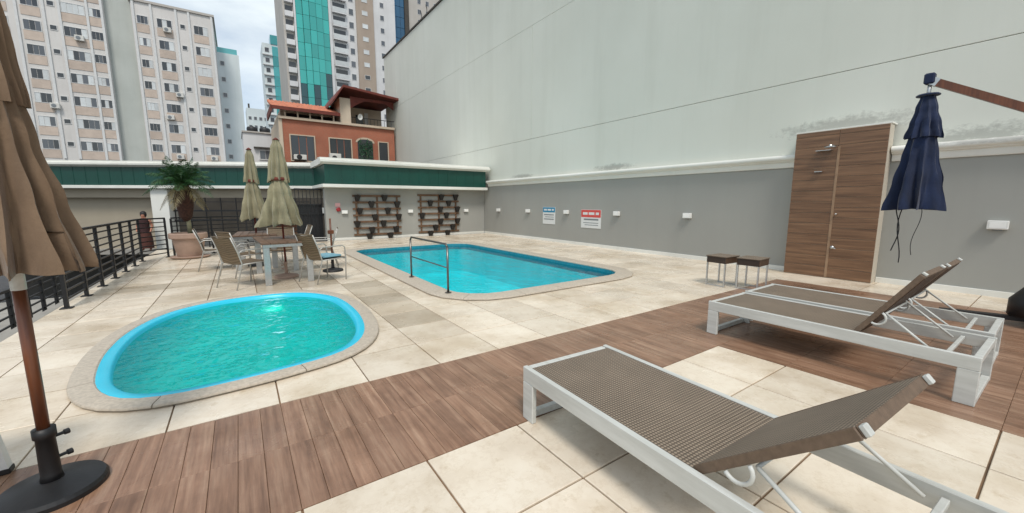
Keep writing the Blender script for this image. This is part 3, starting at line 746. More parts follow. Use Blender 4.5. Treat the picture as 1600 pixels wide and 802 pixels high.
# trellises and the wedge planters hung on them
def trellis(x0, x1, z0, z1, which, rows):
    o = empty('wall_trellis', ((x0 + x1) / 2, 15.848, z0)); tag(o, 'dark wooden trellis hung with black planters, %s one on the end wall' % which, 'trellis', 'trellises on the end wall')
    W = (x1 - x0) / 2; H = z1 - z0
    for a in (-W + 0.14, 0.0, W - 0.14):
        MB().box(a - 0.035, a + 0.035, -0.03, 0.0, 0, H, 0.003).build('post', M['trellis'], o)
    zs = [H - 0.04 - i * (H - 0.08) / 6 for i in range(7)]
    for z in zs:
        MB().box(-W, W, -0.056, -0.031, z - 0.038, z + 0.038, 0.003).build('slat', M['trellis'], o)
    names = ['top', 'second', 'third', 'fourth', 'fifth', 'sixth', 'bottom']
    for r_, fr in enumerate(rows):
        for c, f in enumerate(fr):
            px = (x0 + x1) / 2 - W + 2 * W * f
            po = empty('wedge_planter', (px, 15.848 - 0.058, z0 + zs[r_])); tag(po, 'black wedge planter on the %s slat of the %s trellis, %s of two' % (names[r_], which, 'left' if c == 0 else 'right'), 'planter', 'wedge planters on the trellises')
            mb = MB(); a, b, d, hgt = 0.12, 0.055, 0.14, 0.20
            top = [(-a, 0, 0.02), (a, 0, 0.02), (a * .9, -d, 0.02), (-a * .9, -d, 0.02)]; bot = [(-b, 0, -hgt), (b, 0, -hgt), (b, -d * .5, -hgt), (-b, -d * .5, -hgt)]
            mb.add(top + bot, [(4, 5, 6, 7), (0, 4, 7, 3), (1, 2, 6, 5), (0, 1, 5, 4), (3, 7, 6, 2)])
            mb.build('pot', M['pot_black'], po)
            s_ = MB()
            for q in range(10):
                ang = random.uniform(0, 6.28); rr = random.uniform(0.02, 0.10); cx_, cy_ = rr * math.cos(ang), -d / 2 + 0.4 * rr * math.sin(ang); hh = random.uniform(0.02, 0.06)
                s_.add([(cx_ - 0.012, cy_, 0.01), (cx_ + 0.012, cy_, 0.01), (cx_ * 1.5, cy_ * 1.2, 0.02 + hh)], [(0, 1, 2)])
            s_.add([(-a * .95, -.005, 0.008), (a * .95, -.005, 0.008), (a * .86, -d * .95, 0.008), (-a * .86, -d * .95, 0.008)], [(0, 1, 2, 3)])
            s_.build('soil', M['soil'], po)
r1 = [[(130, 450)], [(290, 605)], [(150, 485)], [(325, 620)], [(115, 425)], [(285, 580)], [(250, 505)]]
trellis(3.57, 5.43, 0.15, 1.72, 'left', [[(v - 75) / 580 for v in r[0]] for r in r1])
r2 = [(1085, 1255), (955, 1170), (1070, 1275), (860, 1140), (1070, 1275), (1010, 1215), (950, 1150)]
trellis(6.16, 8.06, 0.145, 1.77, 'right', [[(v - 820) / 480 for v in r] for r in r2])

# ------------------------------------------------------------------ railings
def railing(name, label, pts, base, h, nbars, seg=0.92):
    o = empty(name, (pts[0][0], pts[0][1], base)); tag(o, label, 'railing')
    ox, oy = pts[0]
    for a, b in zip(pts[:-1], pts[1:]):
        L = math.dist(a, b); n = max(1, round(L / seg))
        A = Vector((a[0] - ox, a[1] - oy, 0)); Bv = Vector((b[0] - ox, b[1] - oy, 0))
        for k in range(n + 1):
            if k == n and b != pts[-1]: continue
            p = A.lerp(Bv, k / n)
            po = MB().box(p.x - 0.022, p.x + 0.022, p.y - 0.022, p.y + 0.022, 0.0, h - 0.02).build('post', M['black_metal'], o)
            MB().box(p.x - 0.06, p.x + 0.06, p.y - 0.06, p.y + 0.06, 0.0, 0.014, 0.003).build('foot_plate', M['black_metal'], po)
        MB().bar(A + Vector((0, 0, h)), Bv + Vector((0, 0, h)), 0.05, 0.035).build('handrail', M['black_metal'], o)
        for k in range(nbars):
            z = 0.12 + (h - 0.22) * k / (nbars - 1)
            MB().bar(A + Vector((0, 0, z)), Bv + Vector((0, 0, z)), 0.022, 0.022).build('bar', M['black_metal'], o)
railing('deck_railing', 'black metal railing with horizontal bars along the left edge of the deck', [(-2.03, 7.72), (-2.03, 12.9), (-1.62, 13.58)], 0.006, 1.02, 8)
railing('deck_railing', 'black metal railing behind the potted palm at the end of the deck', [(-1.50, 13.62), (0.15, 14.25), (1.7, 15.1)], 0.006, 1.02, 8)
railing('stair_railing', 'lower black railing outside the deck edge behind the tan umbrella', [(-2.75, 4.6), (-2.75, 10.6)], -0.78, 1.0, 7, 0.55)
sl = MB().box(-4.6, -2.30, 3.0, 13.5, -1.0, -0.785).build('lower_landing', M['concrete']); tag(sl, 'grey concrete landing below the deck edge', kind='structure')

# ------------------------------------------------------------------ sun loungers
def lounger(label, loc, rz, ang, hinge):
    o = empty('sun_lounger', loc, rz); tag(o, label, 'sun lounger', 'woven sun loungers')
    W, L, H = 0.38, 1.95, 0.36
    for s_ in (-1, 1):
        xa, xb = sorted((s_ * W, s_ * (W - 0.034)))
        MB().box(xa, xb, 0.0, L, H - 0.10, H, 0.004).build('side_rail', M['white_metal'], o)
        for y0 in (0.0, L - 0.11):
            MB().box(xa, xb, y0, y0 + 0.11, 0.0, H - 0.1005, 0.004).build('leg', M['white_metal'], o)
    for y0 in (0.0, L - 0.05):
        MB().box(-W + 0.046, W - 0.035, y0 + 0.002, y0 + 0.048, 0.0, 0.045, 0.004).build('sled_bar', M['white_metal'], o)
        MB().box(-W + 0.046, W - 0.035, y0 + 0.004, y0 + 0.046, H - 0.055, H - 0.004, 0.004).build('cross_bar', M['white_metal'], o)
    # woven seat
    mb = MB(); nx, ny = 8, 16; ya, yb = 0.052, hinge
    for t, zz in ((1, H - 0.006), (0, H - 0.030)):
        for j in range(ny + 1):
            for i in range(nx + 1):
                u = i / nx * 2 - 1; v = j / ny
                sag = -0.006 * (1 - u * u) * math.sin(math.pi * v)
                mb.v.append((u * (W - 0.0355), ya + (yb - ya) * v, zz + sag))
    N = (nx + 1) * (ny + 1)
    for j in range(ny):
        for i in range(nx):
            a = j * (nx + 1) + i; mb.f.append((a, a + 1, a + nx + 2, a + nx + 1)); mb.f.append((N + a, N + a + nx + 1, N + a + nx + 2, N + a + 1))
    for i in range(nx):
        for a in (i, ny * (nx + 1) + i): mb.f.append((a, a + 1, N + a + 1, N + a))
    for j in range(ny):
        for i in (0, nx):
            a = j * (nx + 1) + i; mb.f.append((a, a + nx + 1, N + a + nx + 1, N + a))
    mb.build('woven_seat', M['weave'], o)
    # backrest, its origin on the hinge line
    BL = 0.64; bk = B(-W + 0.05, W - 0.05, 0.0, BL, -0.018, 0.018, b=0.010).build('backrest', M['weave'], o, loc=(0, hinge + 0.01, H - 0.012)); bk.rotation_euler = (R(ang), 0, 0)
    for s_ in (-1, 1):
        MB().box(s_ * (W - 0.0475) - 0.0045, s_ * (W - 0.0475) + 0.0045, 0.0, BL, -0.0195, 0.0195, 0.003).build('edge_binding', M['binding'], bk)
    MB().box(-W + 0.053, W - 0.053, BL - 0.002, BL + 0.004, -0.0195, 0.0195, 0.002).build('edge_binding', M['binding'], bk)
    MB().box(-W + 0.07, W - 0.07, 0.02, BL - 0.02, -0.0235, -0.0185).build('back_lining', M['weave_dark'], bk)
    for s_ in (-1, 1):
        MB().box(s_ * (W - 0.068) - 0.016, s_ * (W - 0.068) + 0.016, BL + 0.0045, BL + 0.022, -0.017, 0.017, 0.003).build('end_cap', M['white_metal'], bk)
        # half ring bracket
        d0 = 0.20
        pts = [(s_ * (W - 0.032), d0 + 0.055 * math.cos(t), -0.02 - 0.055 * math.sin(t)) for t in [math.pi * k / 10 for k in range(11)]]
        MB().tube(pts, 0.009, 6).build('ring_bracket', M['white_metal'], bk, True)
    ca, sa = math.cos(R(ang)), math.sin(R(ang))
    top = lambda s_: Vector((s_ * (W - 0.06), hinge + 0.01 + 0.26 * ca + 0.035 * sa, H - 0.012 + 0.26 * sa - 0.035 * ca))
    yb2 = min(L - 0.16, hinge + 0.26 * ca + 0.34)
    for s_ in (-1, 1):
        MB().tube([top(s_), (s_ * (W - 0.06), yb2, H - 0.05)], 0.009, 8).build('strut', M['white_metal'], o, True)
    MB().tube([top(-1), top(1)], 0.008, 8).build('strut_bar', M['white_metal'], o, True)
    MB().box(-W + 0.046, W - 0.035, yb2 + 0.04, yb2 + 0.065, H - 0.05, H - 0.025, 0.003).build('notch_bar', M['white_metal'], o)
    return o
lounger('woven lounger nearest the camera, standing half on the cream tiles', (1.845, 1.97, 0.006), R(180 - 2.7), 41, 1.20)
lounger('woven lounger on the brown planks, the nearer of the pair side by side', (4.55, 2.22, 0.006), R(180 - 0.5), 57, 1.24)
lounger('woven lounger on the brown planks, the one of the pair nearer the wall', (5.40, 2.24, 0.006), R(180 + 0.5), 55, 1.24)

# side tables
def side_table(loc, rz, label):
    o = empty('side_table', loc, rz); tag(o, label, 'side table', 'woven side tables')
    a, b = 0.20, 0.17
    MB().box(-a, a, -b, b, 0.40, 0.505, 0.006).build('apron', M['weave_dark'], o)
    MB().box(-a - 0.012, a + 0.012, -b - 0.012, b + 0.012, 0.506, 0.522, 0.004).build('top', M['weave'], o)
    for sx in (-1, 1):
        for sy in (-1, 1):
            MB().box(sx * (a - 0.014) - 0.012, sx * (a - 0.014) + 0.012, sy * (b - 0.014) - 0.012, sy * (b - 0.014) + 0.012, 0.0, 0.40, 0.002).build('leg', M['alu'], o)
        MB().box(sx * (a - 0.014) - 0.010, sx * (a - 0.014) + 0.010, -b + 0.028, b - 0.028, 0.0, 0.02, 0.002).build('foot_bar', M['alu'], o)
side_table((6.86, 3.46, 0.006), R(-3), 'small woven side table standing left of its twin')
side_table((6.98, 3.02, 0.006), R(4), 'small woven side table standing nearer the shower')

# ------------------------------------------------------------------ closed umbrellas
def canopy(prof, nf, seed, depth=0.45, hem=0.05, twist=0.0, nz_=26, skew=None):
    """folded cloth: prof = [(z, r)] from top to bottom; nf folds; valleys pulled in; uneven hem"""
    rnd = random.Random(seed); K = 10; n = nf * K
    amp = [rnd.uniform(0.90, 1.07) for _ in range(nf)]; dep = [depth * rnd.uniform(0.6, 1.25) for _ in range(nf)]; sh = [rnd.uniform(-0.25, 0.25) for _ in range(nf)]
    hz = [rnd.uniform(-1, 1) * hem for _ in range(nf)]; wr = [rnd.uniform(0, 6.28) for _ in range(nf)]
    mb = MB(); z0, z1 = prof[0][0], prof[-1][0]
    def rad(z):
        for (a, ra), (b, rb) in zip(prof[:-1], prof[1:]):
            if b <= z <= a or a <= z <= b:
                t = (z - a) / (b - a) if b != a else 0; t = t * t * (3 - 2 * t); return ra + (rb - ra) * t
        return prof[-1][1]
    for j in range(nz_ + 1):
        v = j / nz_; z = z0 + (z1 - z0) * v; r0 = rad(z)
        for k in range(n):
            f = k // K; u = (k % K) / K           # 0 = rib, 1 = next rib
            g_ = (f + 1) % nf
            a_ = amp[f] * (1 - u) + amp[g_] * u
            u2 = min(1, max(0, u + sh[f] * math.sin(math.pi * u) * v))
            val = math.sin(math.pi * u2) ** 1.15
            fold = 1 - dep[f] * val * (0.35 + 0.65 * v) + 0.10 * v * math.sin(3 * math.pi * u2) * math.sin(4 * v + wr[f])
            r = r0 * (1 + (a_ - 1) * v) * fold * (1 + 0.022 * math.sin(6 * v + wr[f] + 3 * u))
            th = 2 * math.pi * (f + u) / nf + twist * v + 0.10 * v * math.sin(wr[f] + 2.2 * v)
            r *= 1 + 0.022 * math.sin(23 * u2 + 9 * v + wr[f]) * v + 0.006 * math.sin(31 * v + 2 * wr[f] + 4 * u)
            zz = z + v * v * (hz[f] * (1 - u) + hz[g_] * u) + v * v * hem * 1.2 * val
            x_, y_ = r * math.cos(th), r * math.sin(th)
            if skew: x_ += skew[0] * v * v; y_ += skew[1] * v * v
            mb.v.append((x_, y_, zz))
    for j in range(nz_):
        for k in range(n): mb.f.append((j * n + k, (j + 1) * n + k, (j + 1) * n + (k + 1) % n, j * n + (k + 1) % n))
    mb.f.append(tuple(range(n)))
    # inner skin so that the cloth has thickness at the hem
    o = len(mb.v)
    for j in (nz_, nz_ - 6):
        for k in range(n):
            x_, y_, zz = mb.v[j * n + k]; mb.v.append((x_ * 0.965, y_ * 0.965, zz))
    for k in range(n):
        mb.f.append((nz_ * n + k, o + k, o + (k + 1) % n, nz_ * n + (k + 1) % n)); mb.f.append((o + k, o + n + k, o + n + (k + 1) % n, o + (k + 1) % n))
    mb.f.append(tuple(o + n + k for k in range(n))[::-1])
    return mb
def base_disc(o, r, col, pole_r, h=0.36):
    MB().lathe([(r, 0.0), (r, 0.022), (r * 0.95, 0.040), (r * 0.5, 0.060), (0.05, 0.072)], 40).build('base_disc', col, o, False)
    t_ = MB().lathe([(pole_r + 0.016, 0.07), (pole_r + 0.011, 0.10), (pole_r + 0.008, h - 0.05), (pole_r + 0.015, h - 0.045), (pole_r + 0.015, h)], 20).build('base_tube', col, o, True)
    for zz in (h - 0.06, 0.17):
        MB().tube([(pole_r + 0.008, 0, zz), (pole_r + 0.04, 0, zz)], 0.008, 6).tube([(pole_r + 0.04, 0, zz), (pole_r + 0.058, 0, zz)], 0.014, 10).build('knob', col, t_)
u1 = empty('closed_umbrella', (-0.87, 2.77, 0.006), R(35)); tag(u1, 'closed tan umbrella with wooden pole and black disc base, nearest the camera', 'umbrella')
base_disc(u1, 0.196, M['black_plastic'], 0.026, 0.34)
MB().tube([(0, 0, 0.30), (0, 0, 1.05)], 0.0235, 14).build('pole', M['red_wood'], u1, True)
MB().tube([(0, 0, 1.03), (0, 0, 2.70)], 0.0255, 14).build('sleeve', M['white_metal'], u1, True)
smooth_angle(canopy([(1.94, 0.10), (1.70, 0.135), (1.45, 0.19), (1.10, 0.258)], 13, 3, 0.52, 0.014).build('canopy_skirt', M['tan_fabric'], u1), 60)
smooth_angle(canopy([(2.66, 0.04), (2.4, 0.085), (2.1, 0.108), (1.86, 0.134)], 13, 5, 0.45, 0.008).build('canopy_top', M['tan_fabric'], u1), 60)
MB().lathe([(0.03, 2.66), (0.035, 2.70), (0.02, 2.74), (0.005, 2.76)], 12).build('finial', M['red_wood'], u1, True)

def olive(label, loc, seed, r, zs, skew, base_m, pole_top):
    o = empty('closed_umbrella', loc, R(seed * 17)); tag(o, label, 'umbrella', 'faded olive umbrellas at the tables')
    base_disc(o, 0.21, base_m, 0.018, 0.30)
    MB().tube([(0, 0, 0.26), (0, 0, zs[0] + 0.02)], 0.017, 12).build('pole', M['roof_edge'], o, True)
    smooth_angle(canopy([(zs[1], 0.12 * r), (zs[1] - 0.22, 0.19 * r), (zs[2] + 0.25, 0.30 * r), (zs[2], 0.38 * r)], 9, seed, 0.62, 0.04, 0.35, skew=skew).build('canopy_skirt', M['olive_fabric'], o), 60)
    smooth_angle(canopy([(zs[0], 0.05 * r), (zs[0] - 0.15, 0.10 * r), (zs[1] + 0.2, 0.16 * r), (zs[1] - 0.03, 0.19 * r)], 9, seed + 1, 0.5, 0.03).build('canopy_top', M['olive_fabric'], o), 60)
    MB().lathe([(0.13 * r, zs[1] - 0.01), (0.14 * r, zs[1] + 0.02), (0.13 * r, zs[1] + 0.05)], 16).build('tie', M['roof_edge'], o)
    MB().lathe([(0.03, zs[0] - 0.01), (0.06, zs[0] + 0.0), (0.02, zs[0] + 0.035), (0.004, zs[0] + 0.045)], 12).build('finial', M['roof_edge'], o, True)
olive('closed faded olive umbrella rising through the near table, the larger one', (0.66, 8.62, 0.006), 11, 1.06, (2.57, 1.84, 0.98), (0.05, -0.03), M['terracotta'], 2.6)
olive('closed faded olive umbrella behind the near table, the slimmer one', (0.28, 10.6, 0.006), 23, 0.84, (2.58, 1.88, 1.04), (0.0, 0.0), M['black_plastic'], 2.6)

st = empty('umbrella_stand', (1.53, 8.82, 0.006), R(100)); tag(st, 'black round umbrella base with a short wooden pole and no canopy', 'umbrella stand')
base_disc(st, 0.20, M['black_plastic'], 0.02, 0.30)
MB().tube([(0, 0, 0.28), (0, 0, 1.10)], 0.019, 12).build('pole', M['red_wood'], st, True)
MB().box(-0.05, 0.05, -0.05, 0.05, 0.78, 0.86, 0.01).build('collar', M['red_wood'], st)

# navy cantilever umbrella
cu = empty('cantilever_umbrella', (7.50, 0.08, 0.006)); tag(cu, 'closed navy umbrella hanging from a wooden cantilever arm', 'umbrella')
bx, by = 7.30 - 7.50, 1.27 - 0.08
pl = MB().bar((0, 0, 0.10), (0, 0, 2.32), 0.075, 0.075).build('mast', M['red_wood'], cu)
MB().bar((0.0, 0.0, 2.25), (bx, by + 0.02, 2.965), 0.055, 0.085).build('arm', M['red_wood'], cu)
d_ = (Vector((bx, by + 0.02, 2.965)) - Vector((0, 0, 2.25))).normalized(); e_ = Vector((bx, by + 0.02, 2.965))
MB().bar(e_ - d_ * 0.10, e_ + d_ * 0.005, 0.062, 0.092).build('arm_collar', M['alu'], cu)
MB().box(bx - 0.05, bx + 0.05, by - 0.045, by + 0.055, 2.91, 3.04, 0.015).build('pivot', M['blue_fabric'], cu)
MB().tube([(bx, by, 2.72), (bx, by, 2.92)], 0.020, 10).build('hanger', M['alu'], cu, True)
smooth_angle(canopy([(2.32, 0.13), (2.0, 0.175), (1.7, 0.24), (1.33, 0.315)], 9, 41, 0.5, 0.012).build('canopy_skirt', M['blue_fabric'], cu, loc=(bx, by, 0)), 60)
smooth_angle(canopy([(2.77, 0.07), (2.6, 0.11), (2.42, 0.155), (2.24, 0.192)], 9, 43, 0.35, 0.012).build('canopy_top', M['blue_fabric'], cu, loc=(bx, by, 0)), 60)
MB().lathe([(0.11, 2.765), (0.115, 2.775), (0.10, 2.79), (0.02, 2.80)], 16, (bx, by, 0)).build('top_plate', M['blue_fabric'], cu)
for q, (dx, dy, zl) in enumerate(((0.02, 0.10, 0.62), (-0.03, 0.13, 0.78), (0.0, -0.06, 0.74))):
    pts = [(bx + dx + 0.02 * math.sin(3 * t + q), by + dy + 0.03 * math.sin(5 * t + 2 * q), 1.36 - (1.36 - zl) * t) for t in [k / 10 for k in range(11)]]
    MB().tube(pts, 0.0065 if q < 2 else 0.004, 5).build('cord', M['cord'], cu)
for a in (0, 90):
    ca, sa = math.cos(R(a + 20)), math.sin(R(a + 20))
    MB().bar((-0.85 * ca, -0.85 * sa, 0.03 + 0.052 * (a > 0)), (0.85 * ca, 0.85 * sa, 0.03 + 0.052 * (a > 0)), 0.10, 0.05).build('cross_foot', M['black_metal'], cu)
MB().lathe([(0.30, 0.12), (0.30, 0.30), (0.22, 0.42), (0.10, 0.62), (0.07, 0.66)], 28).build('mast_boot', M['black_plastic'], cu, True)

# white table leg at the left border
wt = empty('white_plastic_table', (-1.44, 2.82, 0.006)); tag(wt, 'white plastic table at the left border, only one leg in view', 'table')
for sx in (-1, 1):
    for sy in (-1, 1):
        MB().bar((sx * 0.30, sy * 0.30 , 0.02), (sx * 0.24, sy * 0.24, 0.68), 0.05, 0.05).build('leg', M['light_body'], wt)
        MB().box(sx * 0.30 - 0.03, sx * 0.30 + 0.03, sy * 0.30 - 0.03, sy * 0.30 + 0.03, 0.0, 0.03, 0.004).build('foot', M['black_plastic'], wt)
MB().box(-0.34, 0.34, -0.34, 0.34, 0.68, 0.72, 0.01).build('table_top', M['light_body'], wt)

# ------------------------------------------------------------------ tables and chairs
def chair(label, loc, rz, cushion=False):
    o = empty('sling_chair', loc, R(rz)); tag(o, label, 'chair', 'sling chairs round the tables')
    for s_ in (-1, 1):
        x_ = s_ * 0.27
        MB().tube([(x_, 0.24, 0), (x_, 0.26, 0.40), (x_, 0.25, 0.61), (x_, 0.20, 0.645), (x_, -0.20, 0.645), (x_, -0.27, 0.60)], 0.011, 8).build('arm_frame', M['chair_tube'], o, True)
        MB().tube([(x_ * 0.98, -0.34, 0), (x_ * 0.98, -0.22, 0.42), (x_ * 0.95, -0.27, 0.62), (x_ * 0.92, -0.36, 0.87)], 0.011, 8).build('back_leg', M['chair_tube'], o, True)
        MB().tube([(x_, 0.25, 0.42), (x_ * 0.98, -0.22, 0.41)], 0.010, 8).build('seat_tube', M['chair_tube'], o, True)
    MB().tube([(-0.27, 0.25, 0.40), (0.27, 0.25, 0.40)], 0.010, 8).build('front_tube', M['chair_tube'], o, True)
    MB().tube([(-0.25, -0.36, 0.87), (0.25, -0.36, 0.87)], 0.012, 8).build('top_tube', M['sling'], o, True)
    def sheet(pts, w, th, name, mat):
        mb = MB(); n = len(pts)
        for dz in (0, -th):
            for (y_, z_) in pts:
                mb.v += [(-w, y_, z_ + dz), (0, y_ - 0.008, z_ + dz - 0.014), (w, y_, z_ + dz)]
        for i in range(n - 1):
            for c in range(2):
                a = i * 3 + c; mb.f.append((a, a + 1, a + 4, a + 3)); b_ = n * 3 + a; mb.f.append((b_, b_ + 3, b_ + 4, b_ + 1))
        for i in range(n - 1):
            for c in (0, 2): a = i * 3 + c; mb.f.append((a, a + 3, n * 3 + a + 3, n * 3 + a))
        for i in (0, n - 1):
            for c in range(2): a = i * 3 + c; mb.f.append((a, a + 1, n * 3 + a + 1, n * 3 + a))
        return smooth_angle(mb.build(name, mat, o), 50)
    sheet([(0.25, 0.435), (0.1, 0.422), (-0.08, 0.412), (-0.20, 0.42)], 0.255, 0.012, 'seat', M['sling'])
    sheet([(-0.215, 0.435), (-0.26, 0.60), (-0.31, 0.74), (-0.357, 0.862)], 0.245, 0.012, 'backrest', M['sling'])
    if cushion: MB().box(-0.22, 0.22, -0.16, 0.22, 0.437, 0.477, 0.015).build('cushion', M['towel'], o)
def table(label, loc, rz, hx, hy):
    o = empty('patio_table', loc, R(rz)); tag(o, label, 'table', 'brown slatted patio tables')
    n = 6; w_ = 2 * hx / n
    for k in range(n):
        if k in (2, 3):
            for ya, yb in ((-hy, -0.045), (0.045, hy)):
                MB().box(-hx + k * w_ + 0.003, -hx + (k + 1) * w_ - 0.003, ya, yb, 0.715, 0.745, 0.003).build('slat', M['table_wood'], o)
        else: MB().box(-hx + k * w_ + 0.003, -hx + (k + 1) * w_ - 0.003, -hy, hy, 0.715, 0.745, 0.003).build('slat', M['table_wood'], o)
    for sy in (-1, 1):
        MB().box(-hx + 0.02, hx - 0.02, sy * (hy - 0.06) - 0.025, sy * (hy - 0.06) + 0.025, 0.66, 0.713, 0.003).build('apron', M['alu'], o)
        for sx in (-1, 1):
            MB().box(sx * (hx - 0.07) - 0.05, sx * (hx - 0.07) + 0.05, sy * (hy - 0.06) - 0.024, sy * (hy - 0.06) + 0.024, 0.0, 0.659, 0.006).build('leg', M['alu'], o)
    for sx in (-1, 1):
        MB().box(sx * (hx - 0.07) - 0.02, sx * (hx - 0.07) + 0.02, -hy + 0.085, hy - 0.085, 0.66, 0.713, 0.003).build('side_apron', M['alu'], o)
table('brown slatted table pierced by the larger olive umbrella', (0.62, 8.62, 0.006), 3, 0.40, 0.80)
table('brown slatted table further back by the slimmer olive umbrella', (0.28, 10.6, 0.006), -4, 0.40, 0.70)
chair('tan sling chair on the left of the near table, facing it', (0.02, 8.12, 0.006), -58)
chair('tan sling chair at the near right corner of the table with its back to it', (1.22, 7.86, 0.006), -64, True)
chair('tan sling chair on the right of the near table beside the canopy-less pole', (1.40, 9.35, 0.006), 80)
chair('tan sling chair at the far end of the near table, facing the camera', (0.70, 9.72, 0.006), 176)
chair('tan sling chair left of the near table, standing further back', (0.02, 9.35, 0.006), -62)
chair('tan sling chair left of the further table', (-0.46, 10.55, 0.006), -88)
chair('tan sling chair right of the further table', (1.05, 10.75, 0.006), 94)

# ------------------------------------------------------------------ potted palm
pp = empty('palm_pot', (-1.13, 13.10, 0.006)); tag(pp, 'large tan clay pot on a saucer holding the palm', 'plant pot')
MB().lathe([(0.34, 0.0), (0.40, 0.02), (0.42, 0.05), (0.38, 0.055)], 32).build('saucer', M['terracotta'], pp)
smooth_angle(MB().lathe([(0.26, 0.056), (0.27, 0.08), (0.34, 0.50), (0.385, 0.51), (0.40, 0.53), (0.40, 0.63), (0.385, 0.65), (0.35, 0.65), (0.34, 0.58)], 36).build('bowl', M['terracotta'], pp), 35)
MB().lathe([(0.335, 0.585), (0.2, 0.60), (0.05, 0.605)], 24).build('soil', M['soil'], pp)
pt = empty('potted_palm', (-1.13, 13.10, 0.59)); tag(pt, 'dwarf palm with shaggy brown trunk and arching green fronds in the clay pot', 'palm')
MB().tube([(0.05, 0, 0.0), (0.04, 0, 0.3), (0.0, 0, 0.62)], [0.055, 0.05, 0.06], 10).build('stem', M['stem'], pt, True)
rnd = random.Random(5)
tr = MB().lathe([(0.06, 0.36), (0.13, 0.48), (0.18, 0.75), (0.19, 1.0), (0.14, 1.2), (0.07, 1.36)], 16)
for k in range(220):
    a = rnd.uniform(0, 6.28); z = rnd.uniform(0.48, 1.25); r0 = 0.07 + 0.10 * math.sin(math.pi * min(1, (z - 0.4) / 0.95)); c, s_ = math.cos(a), math.sin(a)
    l = rnd.uniform(0.05, 0.11); q = 0.018
    tr.add([(c * r0 - s_ * q, s_ * r0 + c * q, z), (c * r0 + s_ * q, s_ * r0 - c * q, z), (c * (r0 + 0.035), s_ * (r0 + 0.035), z + l), (c * (r0 - .01), s_ * (r0 - .01), z + l * .5)], [(0, 1, 2), (1, 3, 2), (3, 0, 2)])
tr.build('trunk', M['bark'], pt)
def frond(a, up, L, droop, mat, seed):
    rd = random.Random(seed); mb = MB(); pts = []
    for k in range(13):
        t = k / 12; r_ = L * t * math.cos(up) * (1 - 0.12 * t); z = 1.30 + L * t * math.sin(up) - droop * t * t * L
        pts.append(Vector((math.cos(a) * r_, math.sin(a) * r_, z)))
    mb.tube(pts, [0.010 * (1 - 0.8 * k / 12) for k in range(13)], 4)
    sd_ = Vector((-math.sin(a), math.cos(a), 0))
    for k in range(2, 44):
        t = k / 44; i = min(11, int(t * 12)); p = pts[i].lerp(pts[i + 1], t * 12 - i); d = (pts[i + 1] - pts[i]).normalized()
        ll = 0.26 * math.sin(math.pi * (0.12 + 0.86 * t)) * rd.uniform(0.8, 1.1)
        for s_ in (-1, 1):
            v = (sd_ * s_ * 0.85 + d * 0.6 + Vector((0, 0, rd.uniform(-0.35, 0.15)))).normalized() * ll
            tip = p + v - Vector((0, 0, 0.25 * ll)); md = p + v * 0.5; wv = d * 0.0075
            mb.add([p, md + wv, tip, md - wv], [(0, 1, 2, 3)])
    mb.build('frond', mat, pt)
for k in range(32):
    a = k * 2.399 + 0.3; lv = k / 32
    frond(a, R(72 - 58 * lv), rnd.uniform(0.78, 1.05), 0.22 + 0.42 * lv, M['frond'], k)
for k in range(5): frond(k * 1.3 + 0.4, R(-15), 0.6, 0.85, M['frond_dry'], 100 + k)

# ------------------------------------------------------------------ person by the column
ps = empty('person', (-3.02, 20.35, -0.42), R(170)); ps.scale = (0.88, 0.88, 0.88); tag(ps, 'person with dark hair in maroon top standing by the white column beyond the railing', 'person')
def skin_mesh(name, verts, edges, radii, mat, parent):
    me = bpy.data.meshes.new(name); me.from_pydata(verts, edges, []); me.materials.append(mat)
    o = link(name, me, parent); md = o.modifiers.new('skin', 'SKIN')
    if not me.skin_vertices: me.attributes.new('skin', 'FLOAT', 'POINT')
    if me.skin_vertices:
        for i, r_ in enumerate(radii): me.skin_vertices[0].data[i].radius = (r_, r_)
        me.skin_vertices[0].data[0].use_root = True
    sb = o.modifiers.new('sub', 'SUBSURF'); sb.levels = 2; sb.render_levels = 2
    return o
V = [(0, 0, 0.92), (0, 0, 1.12), (0, 0.01, 1.32), (0, 0, 1.42), (0, 0.02, 1.52), (0, 0.03, 1.62),
     (0.10, 0, 0.86), (0.11, 0.03, 0.48), (0.12, 0, 0.08), (0.13, 0.14, 0.04), (-0.10, 0, 0.86), (-0.11, 0.02, 0.48), (-0.12, -0.02, 0.08), (-0.13, 0.12, 0.04),
     (0.19, 0, 1.34), (0.25, -0.02, 1.08), (0.22, 0.14, 0.90), (0.20, 0.22, 0.86), (-0.19, 0, 1.34), (-0.25, -0.02, 1.08), (-0.22, 0.10, 0.86), (-0.21, 0.15, 0.79)]
E_ = [(0, 1), (1, 2), (2, 3), (3, 4), (4, 5), (0, 6), (6, 7), (7, 8), (8, 9), (0, 10), (10, 11), (11, 12), (12, 13), (2, 14), (14, 15), (15, 16), (16, 17), (2, 18), (18, 19), (19, 20), (20, 21)]
RR = [.14, .125, .14, .06, .085, .08, .09, .06, .04, .035, .09, .06, .04, .035, .065, .045, .034, .03, .065, .045, .034, .03]
skin_mesh('body', V, E_, RR, M['skin'], ps)
smooth_angle(MB().lathe([(0.19, 0.80), (0.185, 0.9), (0.165, 1.1), (0.20, 1.30), (0.17, 1.39), (0.075, 1.43)], 20).build('top', M['maroon'], ps), 60)
smooth_angle(MB().lathe([(0.24, 0.12), (0.23, 0.5), (0.185, 0.86), (0.17, 0.93)], 20).build('skirt', M['red_cloth'], ps), 60)
smooth_angle(MB().lathe([(0.06, 1.45), (0.105, 1.52), (0.115, 1.60), (0.10, 1.68), (0.05, 1.725), (0.01, 1.735)], 16, (0, -0.025, 0)).build('hair', M['hair'], ps), 60)

